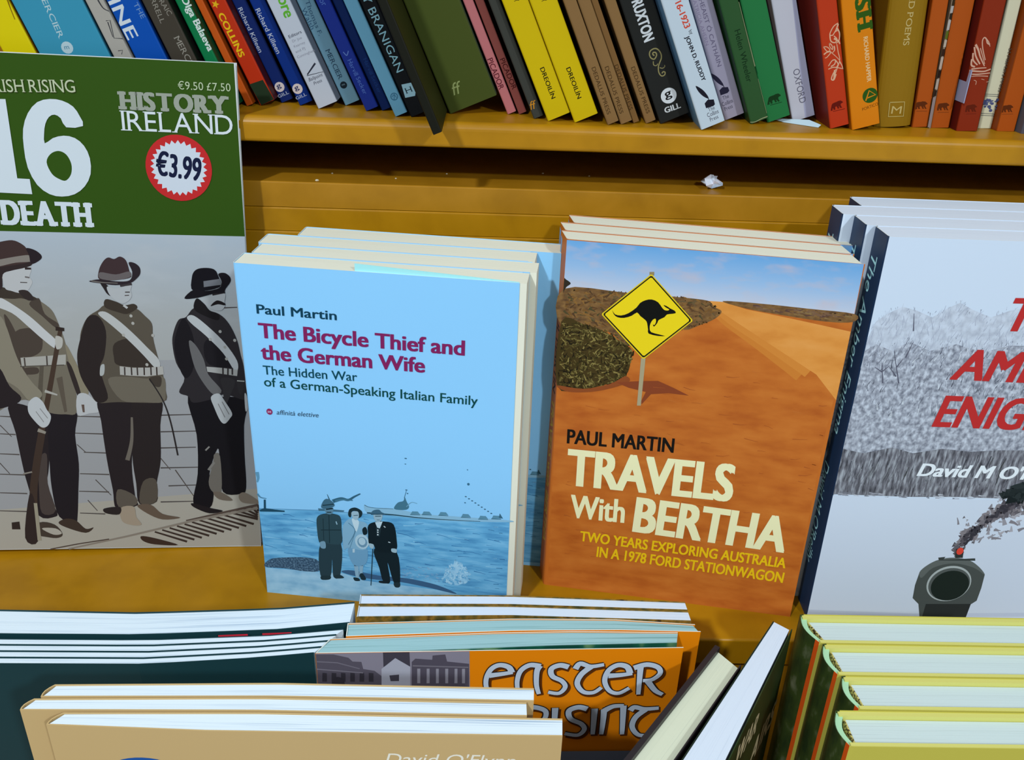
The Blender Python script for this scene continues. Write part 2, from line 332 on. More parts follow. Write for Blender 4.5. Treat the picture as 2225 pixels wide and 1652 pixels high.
PRINT = {
 'mag': [
  ('p','cover_band',(56,88,22),[(0.6,293.8),(92.3,294.3),(209.1,294.4),(210,201.7),(79.4,201.2),(0,201)],0),
  ('p','cover_photograph','photo_sky',[(0,201),(79.4,201.2),(210,201.7),(210,122.3),(0,123.2)],0),
  ('p','cover_photograph',(174,172,174),[(0,124.9),(68.7,124.3),(210,128.2),(210,48.7),(209.7,0.5),(51.5,0.3),(0,0)],0),
  ('p','cover_photograph',(186,178,166),[(0,22.5),(55.3,28.2),(210,41.6),(209.7,0.5),(51.5,0.3),(0,0)],0),
  ('s','cover_photograph',(95,86,82),[(64,90.6),(71.5,90.1)],0.59,0.82,0),
  ('s','cover_photograph',(95,86,82),[(107.2,90.7),(121.1,90.3)],0.59,0.83,0),
  ('s','cover_photograph',(95,86,82),[(62.4,79.2),(71.1,78.7)],0.59,0.83,0),
  ('s','cover_photograph',(95,86,82),[(104.9,79.7),(121,79.1)],0.6,0.84,0),
  ('s','cover_photograph',(95,86,82),[(60.6,66.1),(71.6,65.5)],0.6,0.84,0),
  ('s','cover_photograph',(95,86,82),[(108.5,67),(123.1,66.4)],0.61,0.85,0),
  ('s','cover_photograph',(95,86,82),[(58.7,52.5),(73.1,51.9)],0.61,0.85,0),
  ('s','cover_photograph',(95,86,82),[(104.7,52.6),(121.7,51.9)],0.61,0.86,0),
  ('s','cover_photograph',(95,86,82),[(57,39.9),(72.6,39.2)],0.61,0.86,0),
  ('s','cover_photograph',(95,86,82),[(102.8,40.6),(120.4,39.9)],0.62,0.87,0),
  ('s','cover_photograph',(95,86,82),[(55.2,27.5),(71,26.8)],0.62,0.87,0),
  ('s','cover_photograph',(95,86,82),[(101.7,25.4),(116.6,24.6)],0.63,0.88,0),
  ('s','cover_photograph',(90,82,80),[(155.2,91.5),(174.5,92.1)],0.84,0.6,0),
  ('s','cover_photograph',(90,82,80),[(154.3,80.6),(174.9,81.1)],0.85,0.61,0),
  ('s','cover_photograph',(90,82,80),[(153.4,69.8),(174.2,70.3)],0.86,0.61,0),
  ('s','cover_photograph',(90,82,80),[(152.3,56.3),(174.4,56.7)],0.87,0.62,0),
  ('s','cover_photograph',(90,82,80),[(156,43.9),(172.4,44.4)],0.88,0.63,0),
  ('s','cover_photograph',(90,82,80),[(150.4,32.7),(170.4,33)],0.89,0.63,0),
  ('s','cover_photograph',(90,82,80),[(194.5,159.3),(203.6,159.9)],0.8,0.57,0),
  ('s','cover_photograph',(95,86,82),[(63.2,84.9),(68.7,77.3)],0.59,0.47,0),
  ('s','cover_photograph',(95,86,82),[(105.2,72.2),(109.6,67)],0.6,0.48,0),
  ('s','cover_photograph',(95,86,82),[(107.3,34.4),(112.2,26.9)],0.63,0.5,0),
  ('s','cover_photograph',(95,86,82),[(113.3,48.5),(121.4,37.7)],0.62,0.49,0),
  ('s','cover_photograph',(95,86,82),[(59.7,60),(64.3,52.8)],0.6,0.48,0),
  ('s','cover_photograph',(95,86,82),[(160.9,54.9),(170.6,36.6)],0.75,0.5,0),
  ('s','cover_photograph',(100,90,86),[(152.9,62.9),(158,55)],0.62,0.49,0),
  ('s','cover_photograph',(70,56,50),[(145.1,11.5),(164.2,4.1)],1.16,1.55,0),
  ('s','cover_photograph',(70,56,50),[(149.7,12.8),(168.8,5.5)],1.16,1.55,0),
  ('s','cover_photograph',(70,56,50),[(154.3,14.2),(173.5,6.8)],1.16,1.55,0),
  ('s','cover_photograph',(70,56,50),[(158.9,15.5),(178.1,8.2)],1.16,1.55,0),
  ('s','cover_photograph',(70,56,50),[(163.6,16.8),(182.8,9.5)],1.16,1.55,0),
  ('s','cover_photograph',(70,56,50),[(168.2,18.2),(187.4,10.9)],1.16,1.55,0),
  ('s','cover_photograph',(70,56,50),[(172.8,19.5),(192.1,12.2)],1.16,1.55,0),
  ('s','cover_photograph',(70,56,50),[(177.4,20.9),(196.8,13.6)],1.16,1.55,0),
  ('s','cover_photograph',(70,56,50),[(182,22.2),(201.4,14.9)],1.16,1.55,0),
  ('s','cover_photograph',(70,56,50),[(186.6,23.6),(206.1,16.3)],1.16,1.55,0),
  ('s','cover_photograph',(70,56,50),[(191.3,24.9),(208.8,19.8)],1.16,1.55,0),
  ('s','cover_photograph',(70,56,50),[(195.9,26.2),(208.9,21.2)],1.16,1.55,0),
  ('s','cover_photograph',(70,56,50),[(200.5,27.6),(208.9,22.6)],1.16,1.55,0),
  ('s','cover_photograph',(70,56,50),[(205.1,28.9),(209,24)],1.16,1.55,0),
  ('s','cover_photograph',(70,56,50),[(209.8,30.3),(209,25.4)],1.16,1.55,0),
  ('p','cover_photograph',(70,52,44),[(136.6,8.5),(144.7,7),(158.6,1.8),(144.4,2.4),(137.5,5)],1),
  ('s','cover_photograph',(150,138,126),[(92.2,0),(128.3,8.6),(169.4,19.3),(209.2,27.9)],1.03,1.8,0),
  ('s','cover_photograph',(90,74,66),[(81.3,0),(98.1,3.5),(117.1,6.7)],0.77,0.77,0),
  ('s','cover_photograph',(96,80,72),[(164.7,19.4),(209.3,30)],0.77,1.81,0),
  ('p','cover_photograph',(60,48,44),[(60.9,19.3),(65.5,19.9),(65.4,14.4),(60.5,14.5)],0),
  ('p','cover_photograph',(48,40,42),[(70,98.7),(86.3,95),(92.4,92.6),(87.7,59.2),(84.2,42),(88.1,27.2),(87,23.1),(77.4,23.9),(73.5,46.1),(72.2,61.9),(71.3,79.9)],1),
  ('p','cover_photograph',(42,36,40),[(92,92.6),(107,93.9),(104.8,78.6),(104.8,59.2),(102.6,41.9),(100,22.9),(98,18.8),(89.3,23),(87.3,39.3),(88,59.2)],1),
  ('p','cover_photograph',(84,72,68),[(82.2,61.9),(87.1,65.7),(85.3,46),(87.5,27.2),(79.4,25.9),(79.9,43.4)],1),
  ('p','cover_photograph',(78,66,58),[(67.8,10.9),(76.8,19.1),(85.8,17.6),(89.8,10.6),(85.8,7.9),(76.8,9.4)],1),
  ('p','cover_photograph',(190,182,170),[(78,14.9),(86.1,14.8),(89.4,11.2),(84.4,10.4)],1),
  ('p','cover_photograph',(72,58,50),[(88.3,18.9),(93.2,21.6),(98.8,20.2),(103.9,14.3),(108.7,15.2),(103.6,11.4),(92.5,15.4)],1),
  ('p','cover_photograph',(128,118,103),[(67.6,161.6),(74.3,164.6),(81.8,166.6),(88.9,165.4),(94.7,162.1),(100.9,156.5),(103.6,148.4),(105.7,139),(106.7,129.5),(108.3,115),(107.6,93.9),(100.8,92),(92.6,92.8),(87.7,96.9),(79.5,101.2),(71.6,98.7),(58.5,97.4)],1),
  ('p','cover_photograph',(84,72,64),[(79.7,143.3),(92.5,144.5),(92.8,132.9),(86.2,128),(81,129.2)],1),
  ('p','cover_photograph',(84,72,64),[(74.7,152.6),(78.2,148),(81.6,133.9),(81.9,119.6),(87.3,102.5),(82.8,109.9),(77.5,126.8)],1),
  ('p','cover_photograph',(84,72,64),[(94.9,163.3),(96.9,154.1),(103.6,148.4),(101.7,146),(95.2,152.9),(89.2,159.7)],1),
  ('p','cover_photograph',(100,90,78),[(90.4,123.3),(92.6,123.3),(88.3,97.5),(85.9,100)],0),
  ('p','cover_photograph',(104,92,80),[(98.5,114.9),(101.9,116.1),(102.1,93.8),(100.4,93.2)],0),
  ('p','cover_photograph',(84,72,64),[(81,120.8),(88.6,121.5),(88.7,117.8),(81.6,117.2)],1),
  ('p','cover_photograph',(150,140,122),[(66.5,153.6),(72.6,152.5),(75.3,145.6),(77.6,131.5),(80.1,122),(84.7,112.3),(89.3,105.6),(87.2,101.9),(81.6,100.6),(76.2,108.6),(67.3,114.6),(60.9,114.6)],1),
  ('p','cover_photograph',(48,40,42),[(62,121.8),(68.2,120.7),(72,109.8),(77.5,102.4),(71.4,97.5),(58.4,96.8)],1),
  ('p','cover_photograph',(150,138,116),[(105.8,135.4),(108.5,130.7),(115.6,106.4),(109.8,103.9),(108.3,115),(107,122.2)],1),
  ('p','cover_photograph',(60,50,48),[(105.2,124),(107.8,122.3),(111.1,105.7),(109,103.9)],1),
  ('p','cover_photograph',(204,202,203),[(108.7,103.6),(113.8,105.4),(119.8,99.2),(120.5,93.9),(114.6,92.6),(107.9,91.6)],1),
  ('s','cover_photograph',(110,90,80),[(111.4,98.3),(111.4,93.3)],1.65,1.18,1),
  ('p','cover_photograph',(214,212,212),[(68.1,165),(74.1,163.4),(79.8,159.8),(88.3,152.8),(95.7,144.7),(101.9,137.2),(100.2,133.3),(93.9,138.8),(86.5,146.9),(79.1,154.4),(67.4,159.9)],1),
  ('p','cover_photograph',(186,180,172),[(80.3,127.4),(90.5,128.3),(105.5,129.7),(104.7,123.4),(89.8,122.4),(80.3,121.7)],0),
  ('s','cover_photograph',(80,70,64),[(82.4,127.4),(82.2,122)],0.8,0.8,1),
  ('s','cover_photograph',(80,70,64),[(94.8,128.7),(94.4,122.7)],0.8,0.8,1),
  ('s','cover_photograph',(90,80,72),[(79.5,122),(103.8,123.2)],0.57,0.57,1),
  ('p','cover_photograph',(70,60,52),[(70.7,168.5),(75,169.7),(80.9,167.8),(86.8,166.5),(93.8,163.2),(90.5,161.8),(85.5,163.1),(80.2,162.7),(70,163.9)],1),
  ('p','cover_photograph',(204,202,203),[(76.8,177),(82.5,179.6),(92.1,182),(92.8,179.3),(91.5,175.9),(92.6,172.9),(91.2,170),(89.2,167.5),(84.9,166.2),(80.8,167.3),(77.7,168.6),(77,174.2)],1),
  ('p','cover_photograph',(60,50,48),[(84.5,167.4),(89.2,167.7),(92.2,163),(89.5,161.8),(86.6,163.7)],1),
  ('p','cover_photograph',(58,46,46),[(72.4,180.8),(92.4,184.3),(93.1,182.2),(88.8,180.6),(82.4,179),(77.5,176.7),(75.9,168.6),(70.7,168.5)],1),
  ('s','cover_photograph',(90,82,80),[(86.1,172.4),(89.8,172.3)],0.54,0.54,1),
  ('s','cover_photograph',(120,112,110),[(89,175.6),(91.4,175.2)],0.87,0.87,1),
  ('s','cover_photograph',(60,50,50),[(89.6,180.5),(92.9,180.4)],1.51,1.08,1),
  ('p','cover_photograph',(74,56,54),[(74.3,194),(78.5,195.2),(85,196.3),(89.6,194.4),(92.2,191.2),(93.2,184.6),(76.5,180.9),(72.4,180.2)],1),
  ('p','cover_photograph',(146,136,128),[(72.9,184.3),(77.2,185.3),(87.7,187.5),(93,187.9),(93.4,184.6),(85.1,183.6),(76.6,181.4),(72.4,180.8)],1),
  ('p','cover_photograph',(48,38,42),[(91.8,192),(96.3,191),(99.3,188.1),(98.4,185.6),(93.4,183.1),(92.8,187.9)],1),
  ('s','cover_photograph',(80,62,52),[(104.5,145.5),(100.9,133),(95.2,112.4),(89.5,92.5),(84.4,74.8)],2.25,3.37,1),
  ('s','cover_photograph',(74,58,50),[(86.1,79.9),(79.9,56.6),(75.7,35.4),(74.1,6.7)],4.05,4.76,1),
  ('p','cover_photograph',(58,46,44),[(73.6,38.1),(76.3,32.7),(74.6,5.9),(67.4,8.4)],1),
  ('s','cover_photograph',(170,160,140),[(76.5,32.7),(75.6,6.4)],1.99,2.23,1),
  ('p','cover_photograph',(200,194,186),[(101.1,140.7),(104.7,139.6),(103.8,134.2),(100.7,133.2)],1),
  ('s','cover_photograph',(190,184,176),[(91.1,106.8),(97.8,104.4)],1.86,0.93,1),
  ('s','cover_photograph',(160,150,138),[(84.1,81.8),(88.3,79.9)],2.38,1.66,1),
  ('s','cover_photograph',(150,140,130),[(72.1,52.7),(77.3,54)],0.97,0.97,1),
  ('s','cover_photograph',(58,46,42),[(101.7,145.4),(106.4,144.9)],2.47,2.02,1),
  ('p','cover_photograph',(208,208,210),[(81.3,99.7),(85.7,103.1),(89.1,100),(90.7,95.1),(92.6,90.7),(90.4,85),(86.5,83.5),(82.3,88.8),(80.2,93.8)],1),
  ('s','cover_photograph',(150,146,146),[(84.5,93.8),(88.1,86.9)],0.47,0.47,1),
  ('s','cover_photograph',(150,146,146),[(87,95.7),(90.6,89.4)],0.47,0.47,1),
  ('p','cover_photograph',(48,40,42),[(121,101.4),(141,101.6),(139.8,85.1),(135.6,59),(135.6,36.2),(136.2,30.5),(123.8,28.4),(122.8,41.7),(121.4,61.7),(120.7,87.6)],1),
  ('p','cover_photograph',(50,42,42),[(139.8,101.5),(156.3,101.6),(154.5,85.1),(152.8,61.6),(149.1,45.6),(148.1,33.1),(137.7,31.6),(137,45.7),(136.5,65.6)],1),
  ('s','cover_photograph',(122,112,102),[(138.5,90.2),(137,74.8),(133.3,61.7)],1.2,2.63,1),
  ('p','cover_photograph',(104,94,84),[(125.7,41.7),(135.1,37.6),(135.7,31),(125.1,29.5)],1),
  ('p','cover_photograph',(96,86,76),[(141.2,47),(148.8,48.3),(147.9,33.4),(138.1,32.1)],1),
  ('p','cover_photograph',(176,158,138),[(126.2,28.8),(134,29.7),(134.9,22.5),(137.6,16.9),(131.4,16.7),(126.1,19.8)],1),
  ('p','cover_photograph',(112,94,80),[(136.2,30.5),(144.4,30.9),(150.9,24.4),(161.5,21.6),(150.6,20.4),(141.6,24.9)],1),
  ('p','cover_photograph',(52,44,44),[(116.3,28.5),(125.9,29.5),(124.9,24.3),(117.1,25.2)],1),
  ('p','cover_photograph',(100,90,78),[(130.3,159.9),(126.2,156.9),(119.9,152.4),(115.4,143.9),(113.8,135.5),(111.5,127.7),(112.2,116.2),(116.5,105.4),(120.2,99.6),(131.4,100),(157.1,100.1),(159.5,107.9),(159,115.4),(157.8,122.8),(155.7,134.9),(155,142.1),(155.1,149.2),(151.7,153.8),(146.7,158.4),(138.1,158.3)],1),
  ('p','cover_photograph',(52,43,42),[(119.5,151.9),(125.8,153.2),(129.2,144.1),(126.9,129.7),(123.7,122.4),(124.3,115.1),(126.1,102.5),(120.2,99.6),(116.5,105.4),(112.2,116.2),(111.5,127.7),(114,137.9)],1),
  ('p','cover_photograph',(66,56,50),[(133.3,137),(143.9,139.5),(152.8,128.8),(154.5,122.7),(134.7,123.1),(132,128.6)],1),
  ('p','cover_photograph',(122,112,98),[(127.3,114.5),(138.4,116.2),(149.4,115.1),(158.8,116.4),(159.4,106.7),(157.1,100.1),(145.8,100.1),(133.7,101.3)],1),
  ('p','cover_photograph',(76,66,58),[(150.5,115.3),(157.3,116.6),(156.8,110.4),(153.4,110.4)],1),
  ('p','cover_photograph',(190,190,188),[(124,122.8),(126.2,123.7),(125.4,117.8),(123.1,116.9)],1),
  ('p','cover_photograph',(204,202,200),[(126,154.6),(129.9,156),(136.4,151.2),(144.2,143.1),(151.1,134.8),(157.2,127),(157,121.3),(154.4,122.1),(148.5,130),(140.6,139.5),(132.8,147.7)],1),
  ('p','cover_photograph',(192,186,180),[(134.7,122.8),(142.3,121.9),(151.1,122.1),(159.1,123),(159.2,117.9),(149.5,116.5),(139.6,116.9),(134.4,117.4)],0),
  ('s','cover_photograph',(70,60,56),[(137.4,122.3),(137.1,117.2)],0.81,0.81,1),
  ('s','cover_photograph',(70,60,56),[(141.2,122.3),(141,117.2)],0.81,0.81,1),
  ('s','cover_photograph',(70,60,56),[(144.5,122.4),(144.3,117.2)],0.81,0.81,1),
  ('s','cover_photograph',(70,60,56),[(148.4,122.4),(148.1,117.3)],0.82,0.82,1),
  ('s','cover_photograph',(70,60,56),[(152.2,122.5),(152,117.3)],0.82,0.82,1),
  ('s','cover_photograph',(70,60,56),[(155.5,122.5),(155.3,117.3)],0.82,0.82,1),
  ('e','cover_photograph',(190,184,176),144.56,149.26,0.87,0.95),
  ('e','cover_photograph',(190,184,176),143.9,153.72,0.86,0.94),
  ('e','cover_photograph',(190,184,176),138.7,142.07,0.87,0.96),
  ('e','cover_photograph',(190,184,176),150.15,123.9,0.88,0.98),
  ('e','cover_photograph',(190,184,176),155,142.06,0.87,0.96),
  ('s','cover_photograph',(50,44,44),[(150.7,115.1),(157.2,101.6),(160.7,87),(163.2,64.9)],0.7,0.94,1),
  ('p','cover_photograph',(70,60,52),[(130.9,163.4),(136.3,162.2),(141,160.1),(146.1,161),(147.8,158.5),(142.1,154.9),(136.8,155.9),(130.1,158.7)],1),
  ('p','cover_photograph',(48,40,42),[(129,173.3),(133,171.4),(133.9,165.7),(132,166.8),(130.5,169.7)],1),
  ('p','cover_photograph',(196,196,198),[(132.5,170.9),(137.1,170),(143.6,171.7),(145.8,171.7),(145.1,168.8),(145.5,165.9),(143.5,162.8),(140,161.1),(136.4,162.7),(133.2,166.5)],1),
  ('s','cover_photograph',(80,72,72),[(142,167.8),(144.6,167.9)],0.67,0.67,1),
  ('s','cover_photograph',(90,80,80),[(141.6,165.8),(144,166)],0.56,0.56,1),
  ('s','cover_photograph',(70,62,64),[(139.6,171.9),(146.1,172.7)],1.99,1.33,1),
  ('s','cover_photograph',(200,198,196),[(140.4,160.1),(142.4,158.4)],1.34,1.34,1),
  ('p','cover_photograph',(72,54,56),[(128.8,175.1),(129.1,180.4),(131.7,185.3),(134.7,187.8),(137.9,187),(141.2,188.5),(144.2,186.3),(145.5,180.2),(145.8,176.6),(137.6,174.9)],1),
  ('p','cover_photograph',(116,106,106),[(129.6,179.2),(137.9,178.1),(145.3,180),(145.5,176.8),(136.5,174.6),(129.2,175.6)],1),
  ('p','cover_photograph',(52,42,48),[(123,173.8),(129.2,175.1),(137.5,174.1),(145,174.8),(147,179.7),(145.5,185),(148.6,185),(151.2,182.6),(151.3,179),(149.1,176),(145.1,173.2),(137.3,171.9),(128.9,172.8)],1),
  ('s','cover_photograph',(130,122,116),[(124.3,174.1),(130,173.3),(138.5,173)],0.66,0.44,1),
  ('p','cover_photograph',(30,27,31),[(172,104.2),(186.7,103.7),(205.4,101.9),(203.6,85.2),(202.9,65.5),(202.7,42.5),(199.1,38.1),(188.5,39.6),(187.9,58.8),(187.1,69.5),(181.1,52.2),(182.9,39.9),(179.8,28.4),(170.1,31.5),(174.1,52.2),(175.3,78.7)],1),
  ('p','cover_photograph',(122,114,106),[(184.8,65.5),(188.2,64.2),(187.6,39.9),(182.4,39.6),(180.3,46.7),(183.9,60.2)],1),
  ('s','cover_photograph',(150,144,138),[(179.8,68.2),(182.3,70.8)],0.99,0.99,1),
  ('s','cover_photograph',(140,134,128),[(180.7,54.8),(184.5,60.2)],1.5,1.5,1),
  ('p','cover_photograph',(40,34,36),[(169.4,31.8),(179.8,28.4),(187.7,26.1),(179.3,24.5),(170.1,29)],1),
  ('p','cover_photograph',(142,128,114),[(197.9,36.8),(201.6,39.1),(209.4,33.5),(209.1,31.1),(200,32)],1),
  ('p','cover_photograph',(120,106,94),[(182.6,39.2),(187.9,39.2),(194.1,33.6),(185.9,34.4)],1),
  ('p','cover_photograph',(52,47,50),[(179.2,159),(174.5,153.6),(170.2,151.8),(166.9,144.6),(165.6,137.4),(166.8,125.3),(170.8,115.5),(167.1,106.7),(172.2,104),(175.1,99.8),(187.7,102.8),(193.6,105.4),(205.7,101.9),(205.9,110.8),(205.3,123.2),(204,130.6),(202.3,140.3),(198.4,149.9),(193.2,155.7),(185.7,158)],1),
  ('p','cover_photograph',(34,30,34),[(171,150.6),(174.3,151.9),(177.9,140),(176.7,122.9),(171.7,115.5),(167.9,124.1),(166.7,137.4)],1),
  ('p','cover_photograph',(36,32,36),[(186.7,140.1),(195.2,132.9),(200.2,123.2),(185.7,124.3),(183.1,135.2)],1),
  ('p','cover_photograph',(116,112,112),[(175,138.7),(178.7,136.4),(182.6,127.9),(184.7,118.1),(191.7,107.9),(186.8,105.3),(180.6,114.3),(176.8,124.2)],1),
  ('p','cover_photograph',(60,56,58),[(191.9,115.7),(199.8,114.5),(197,105.7),(193.1,98),(192.6,108.2)],1),
  ('p','cover_photograph',(202,202,203),[(175,153.4),(178.9,154.5),(187.2,147.3),(195.5,137.8),(201.8,126.9),(201.7,120.5),(199.6,121.2),(194,131.7),(184.7,142.5),(177.4,149.5)],1),
  ('p','cover_photograph',(184,180,176),[(183.9,123),(192.3,122.4),(201.9,121.2),(201.3,117.2),(192.1,118.6),(184.3,119.8)],0),
  ('s','cover_photograph',(60,54,54),[(193.4,122.4),(193.2,117.9)],0.94,0.94,1),
  ('s','cover_photograph',(60,54,54),[(196.3,122.4),(196,117.9)],0.95,0.95,1),
  ('s','cover_photograph',(60,54,54),[(198.8,122.4),(198.6,118)],0.95,0.95,1),
  ('e','cover_photograph',(180,176,170),191.95,153.1,0.88,0.95),
  ('e','cover_photograph',(180,176,170),193.12,145.01,0.89,0.96),
  ('e','cover_photograph',(180,176,170),195.32,135.38,0.89,0.98),
  ('e','cover_photograph',(180,176,170),195.79,128.06,0.9,0.98),
  ('e','cover_photograph',(180,176,170),187.27,140.12,0.89,0.97),
  ('e','cover_photograph',(180,176,170),201.14,139.7,0.89,0.97),
  ('p','cover_photograph',(196,196,197),[(185.3,103.6),(190,105.9),(193.3,100.8),(197,93.2),(195.6,89.7),(192.4,86.2),(189.7,88.4),(186.8,96.7)],1),
  ('s','cover_photograph',(130,126,126),[(189.2,99.3),(192.7,90.3)],0.48,0.48,1),
  ('s','cover_photograph',(130,126,126),[(191.6,100.6),(195.3,92.3)],0.48,0.48,1),
  ('p','cover_photograph',(190,190,190),[(205,105.7),(206.3,104.4),(206.5,96.2),(205,94.9)],1),
  ('p','cover_photograph',(56,52,54),[(200.9,114.5),(204.9,114.5),(203.8,105.7),(201.6,107)],1),
  ('s','cover_photograph',(180,176,170),[(201.1,114.2),(205.4,113.9)],0.72,0.72,1),
  ('p','cover_photograph',(34,30,32),[(181.2,164.9),(185.1,161.9),(188.1,157.8),(193,155.7),(192.1,151.9),(183.3,155.3),(179.2,159)],1),
  ('p','cover_photograph',(192,192,194),[(185.9,165.2),(190.6,167.2),(197.2,168.1),(196.7,163.1),(197,161),(194.4,157.9),(189.2,158.5),(184.9,162.4)],1),
  ('p','cover_photograph',(36,30,32),[(188.7,160.4),(192.4,163.9),(196.7,162.4),(196.6,161),(193,161.6)],1),
  ('s','cover_photograph',(50,44,46),[(190.1,167.6),(197.3,168.9)],1.81,1.13,1),
  ('p','cover_photograph',(27,24,30),[(179.9,169.3),(179.4,177),(181.6,181.5),(186.2,183),(191.8,182.4),(194,178.8),(194.4,171.9)],1),
  ('p','cover_photograph',(126,126,132),[(185.7,175.2),(195,176.8),(195.4,173.3),(185.7,171.7)],0),
  ('p','cover_photograph',(30,26,32),[(174.4,164.8),(180,170.1),(186.4,169.4),(194.2,171.4),(195.7,175.4),(194.2,179.6),(197.9,180.3),(200.6,178),(200.6,175.1),(197.7,171),(196.4,168.7),(190.7,167.9),(181.8,165.3)],1),
  ('p','issue_number',(228,236,244),[(82.1,271),(91.9,271.3),(92.3,230.3),(98.6,230.1),(98.9,222),(75.2,222.5)],0),
  ('p','issue_number',(228,236,244),[(129.2,259.1),(128.1,264.1),(125.3,268.9),(120.1,271.7),(114,272.3),(107.5,270.4),(102.1,264.6),(98.7,256.5),(97.8,246.8),(98.4,236.2),(102.1,227.1),(107.9,222.3),(114.2,221.2),(120.9,222.7),(126.6,227.1),(130.4,233.9),(130.9,242.3),(128.6,248.8),(124.3,252.7),(118.8,253.7),(113.1,252.2),(108.7,249.3),(109,254.5),(110.2,259.4),(112.5,263.1),(115.5,264.4),(118.4,262.6),(120.6,258.1)],2),
  ('p','issue_number',(56,88,22),[(108.4,239.4),(110.9,243.8),(115.1,245.6),(118.9,243.9),(121,239),(120.3,233.6),(117.3,230),(114.1,230.5),(110.4,233.3)],1),
  ('t','headline_shadow',(70,78,40),'IRISH RISING',85.05,274.27,127.65,275.89,6.23,'i'),
  ('t','headline',(206,212,178),'IRISH RISING',84.79,274.57,127.37,276.2,6.23,'i'),
  ('t','subheading',(228,236,244),'DEATH',80.53,205.01,129.24,204.91,13.08,'L'),
  ('t','masthead',(168,172,158),'HISTORY',148.31,268.62,205.46,268.41,8.99,'L'),
  ('t','masthead_second_line',(232,238,244),'IRELAND',148.53,257.67,206.74,257.5,10.27,'i'),
  ('t','price_line',(200,212,176),'€9.50 £7.50',179.65,280.07,206.78,280.15,3.98,'i'),
  ('e','price_sticker',(214,48,50),176.94,238.66,17.49,17.88),
  ('star','price_sticker',(226,232,244),176.94,238.66,14.97,28,0.87),
  ('t','price_sticker',(28,34,66),'€3.99',164.31,234.94,188.04,232.02,11.97,'k'),
 ],
 'blue': [
  ('p','cover_picture','print_sea',[(0.4,60.6),(35.1,63.2),(64.4,63.6),(103.3,65.3),(144.2,67.1),(144.2,16.4),(144.2,3),(57.8,0),(0.1,0),(0.6,35.4)],0),
  ('s','cover_picture',(92,146,186),[(0.4,60.6),(35.1,63.2),(64.4,63.6),(103.3,65.3),(144.2,67.1)],0.47,0.37,0),
  ('rs','cover_picture',[(66,132,184),(58,116,168),(120,186,224),(74,142,194),(140,200,234)],[(1.7,58),(34.9,60.6),(70.2,61.5),(144.2,65.4),(144.2,18),(115.3,15.2),(69,20.3),(1.4,25)],150,2.82,12.21,0.66,-3,8),
  ('p','cover_picture','print_sand',[(0.6,18.5),(16.7,18.8),(34.2,19.1),(47.3,19.8),(60.2,16),(73.1,15.4),(86.1,15.1),(103.3,14.3),(115.3,12.7),(120.6,2.3),(57.8,0),(0.2,0)],0),
  ('p','cover_picture',(62,98,136),[(46.5,21.3),(53.5,22.7),(69,20.8),(86.2,20.7),(103.3,18),(115.3,12.7),(99,15.3),(81.8,17.5),(64.6,17.6),(51.6,19.2)],1),
  ('p','cover_picture','print_weed',[(0.2,19.3),(4,25.1),(13,27.4),(26.1,28.9),(33,27.4),(33.8,20.3),(25.4,18.6),(12.3,19.3)],1),
  ('rs','cover_picture',[(150,202,236),(160,208,240),(132,190,228),(170,214,242)],[(105.9,22.6),(109.2,31.4),(114.2,37.7),(120.2,33.7),(124.5,25.9),(118.7,19.3),(111,18.9)],150,0.95,3.78,2.27,80,90),
  ('rs','cover_picture',[(140,180,214),(120,166,206)],[(81.2,30.2),(106.7,31.1),(106.7,19.5),(82.7,20.8)],60,0.57,2.48,0.76,0,30),
  ('p','cover_picture',(140,188,218),[(62.1,69.9),(66.2,68.4),(78.6,69.1),(95.1,67.2),(111.5,67.6),(127.8,68),(144.2,68.3),(144.2,67.1),(119.7,64.9),(95.1,63.8),(71.9,64.5),(63.2,64.9)],1),
  ('s','cover_picture',(28,62,76),[(63.4,64.5),(78.6,64.8),(93.4,64.4),(111.5,64.9),(127.9,65.7)],0.91,0.27,1),
  ('s','cover_picture',(60,100,120),[(62.1,69.7),(66.2,68.4),(78.6,68.8)],0.45,0.27,1),
  ('p','cover_picture',(70,118,142),[(79.1,68.9),(81.2,73.3),(84.4,74.8),(85.2,77.6),(86.2,74.8),(87.6,71.1),(85.4,68.9)],1),
  ('s','cover_picture',(60,104,128),[(85,76.8),(86.4,82.5)],0.36,0.27,1),
  ('s','cover_picture',(110,160,188),[(86.1,71.1),(89,74.3),(92.3,73.9)],0.54,0.36,1),
  ('p','cover_picture',(92,142,168),[(88.3,66.2),(89.4,68.4),(92.5,68.6),(93.8,66.8)],0),
  ('s','cover_picture',(50,92,112),[(88.2,66),(93.8,66.4)],0.36,0.36,1),
  ('p','cover_picture',(92,142,168),[(94.9,66.8),(95.9,69),(99.1,69.2),(100.4,67.4)],0),
  ('s','cover_picture',(50,92,112),[(94.8,66.7),(100.4,67)],0.36,0.36,1),
  ('p','cover_picture',(92,142,168),[(104.4,67.4),(105.4,69.7),(108.5,69.8),(109.8,68)],0),
  ('s','cover_picture',(50,92,112),[(104.2,67.3),(109.8,67.6)],0.36,0.36,1),
  ('p','cover_picture',(92,142,168),[(117.1,67.5),(118,69.8),(121.1,69.9),(122.5,68.1)],0),
  ('s','cover_picture',(50,92,112),[(116.9,67.4),(122.5,67.7)],0.36,0.36,1),
  ('p','cover_picture',(92,142,168),[(126.9,67.3),(127.8,69.6),(130.9,69.7),(132.2,67.9)],0),
  ('s','cover_picture',(50,92,112),[(126.7,67.2),(132.2,67.5)],0.36,0.36,1),
  ('p','cover_picture',(92,142,168),[(134.2,68.3),(135.1,70.6),(138.2,70.7),(139.5,68.9)],0),
  ('s','cover_picture',(50,92,112),[(134,68.2),(139.5,68.5)],0.36,0.36,1),
  ('e','cover_picture',(60,100,124),119.5,81.44,0.57,0.38),
  ('e','cover_picture',(60,100,124),121.3,80.24,0.57,0.38),
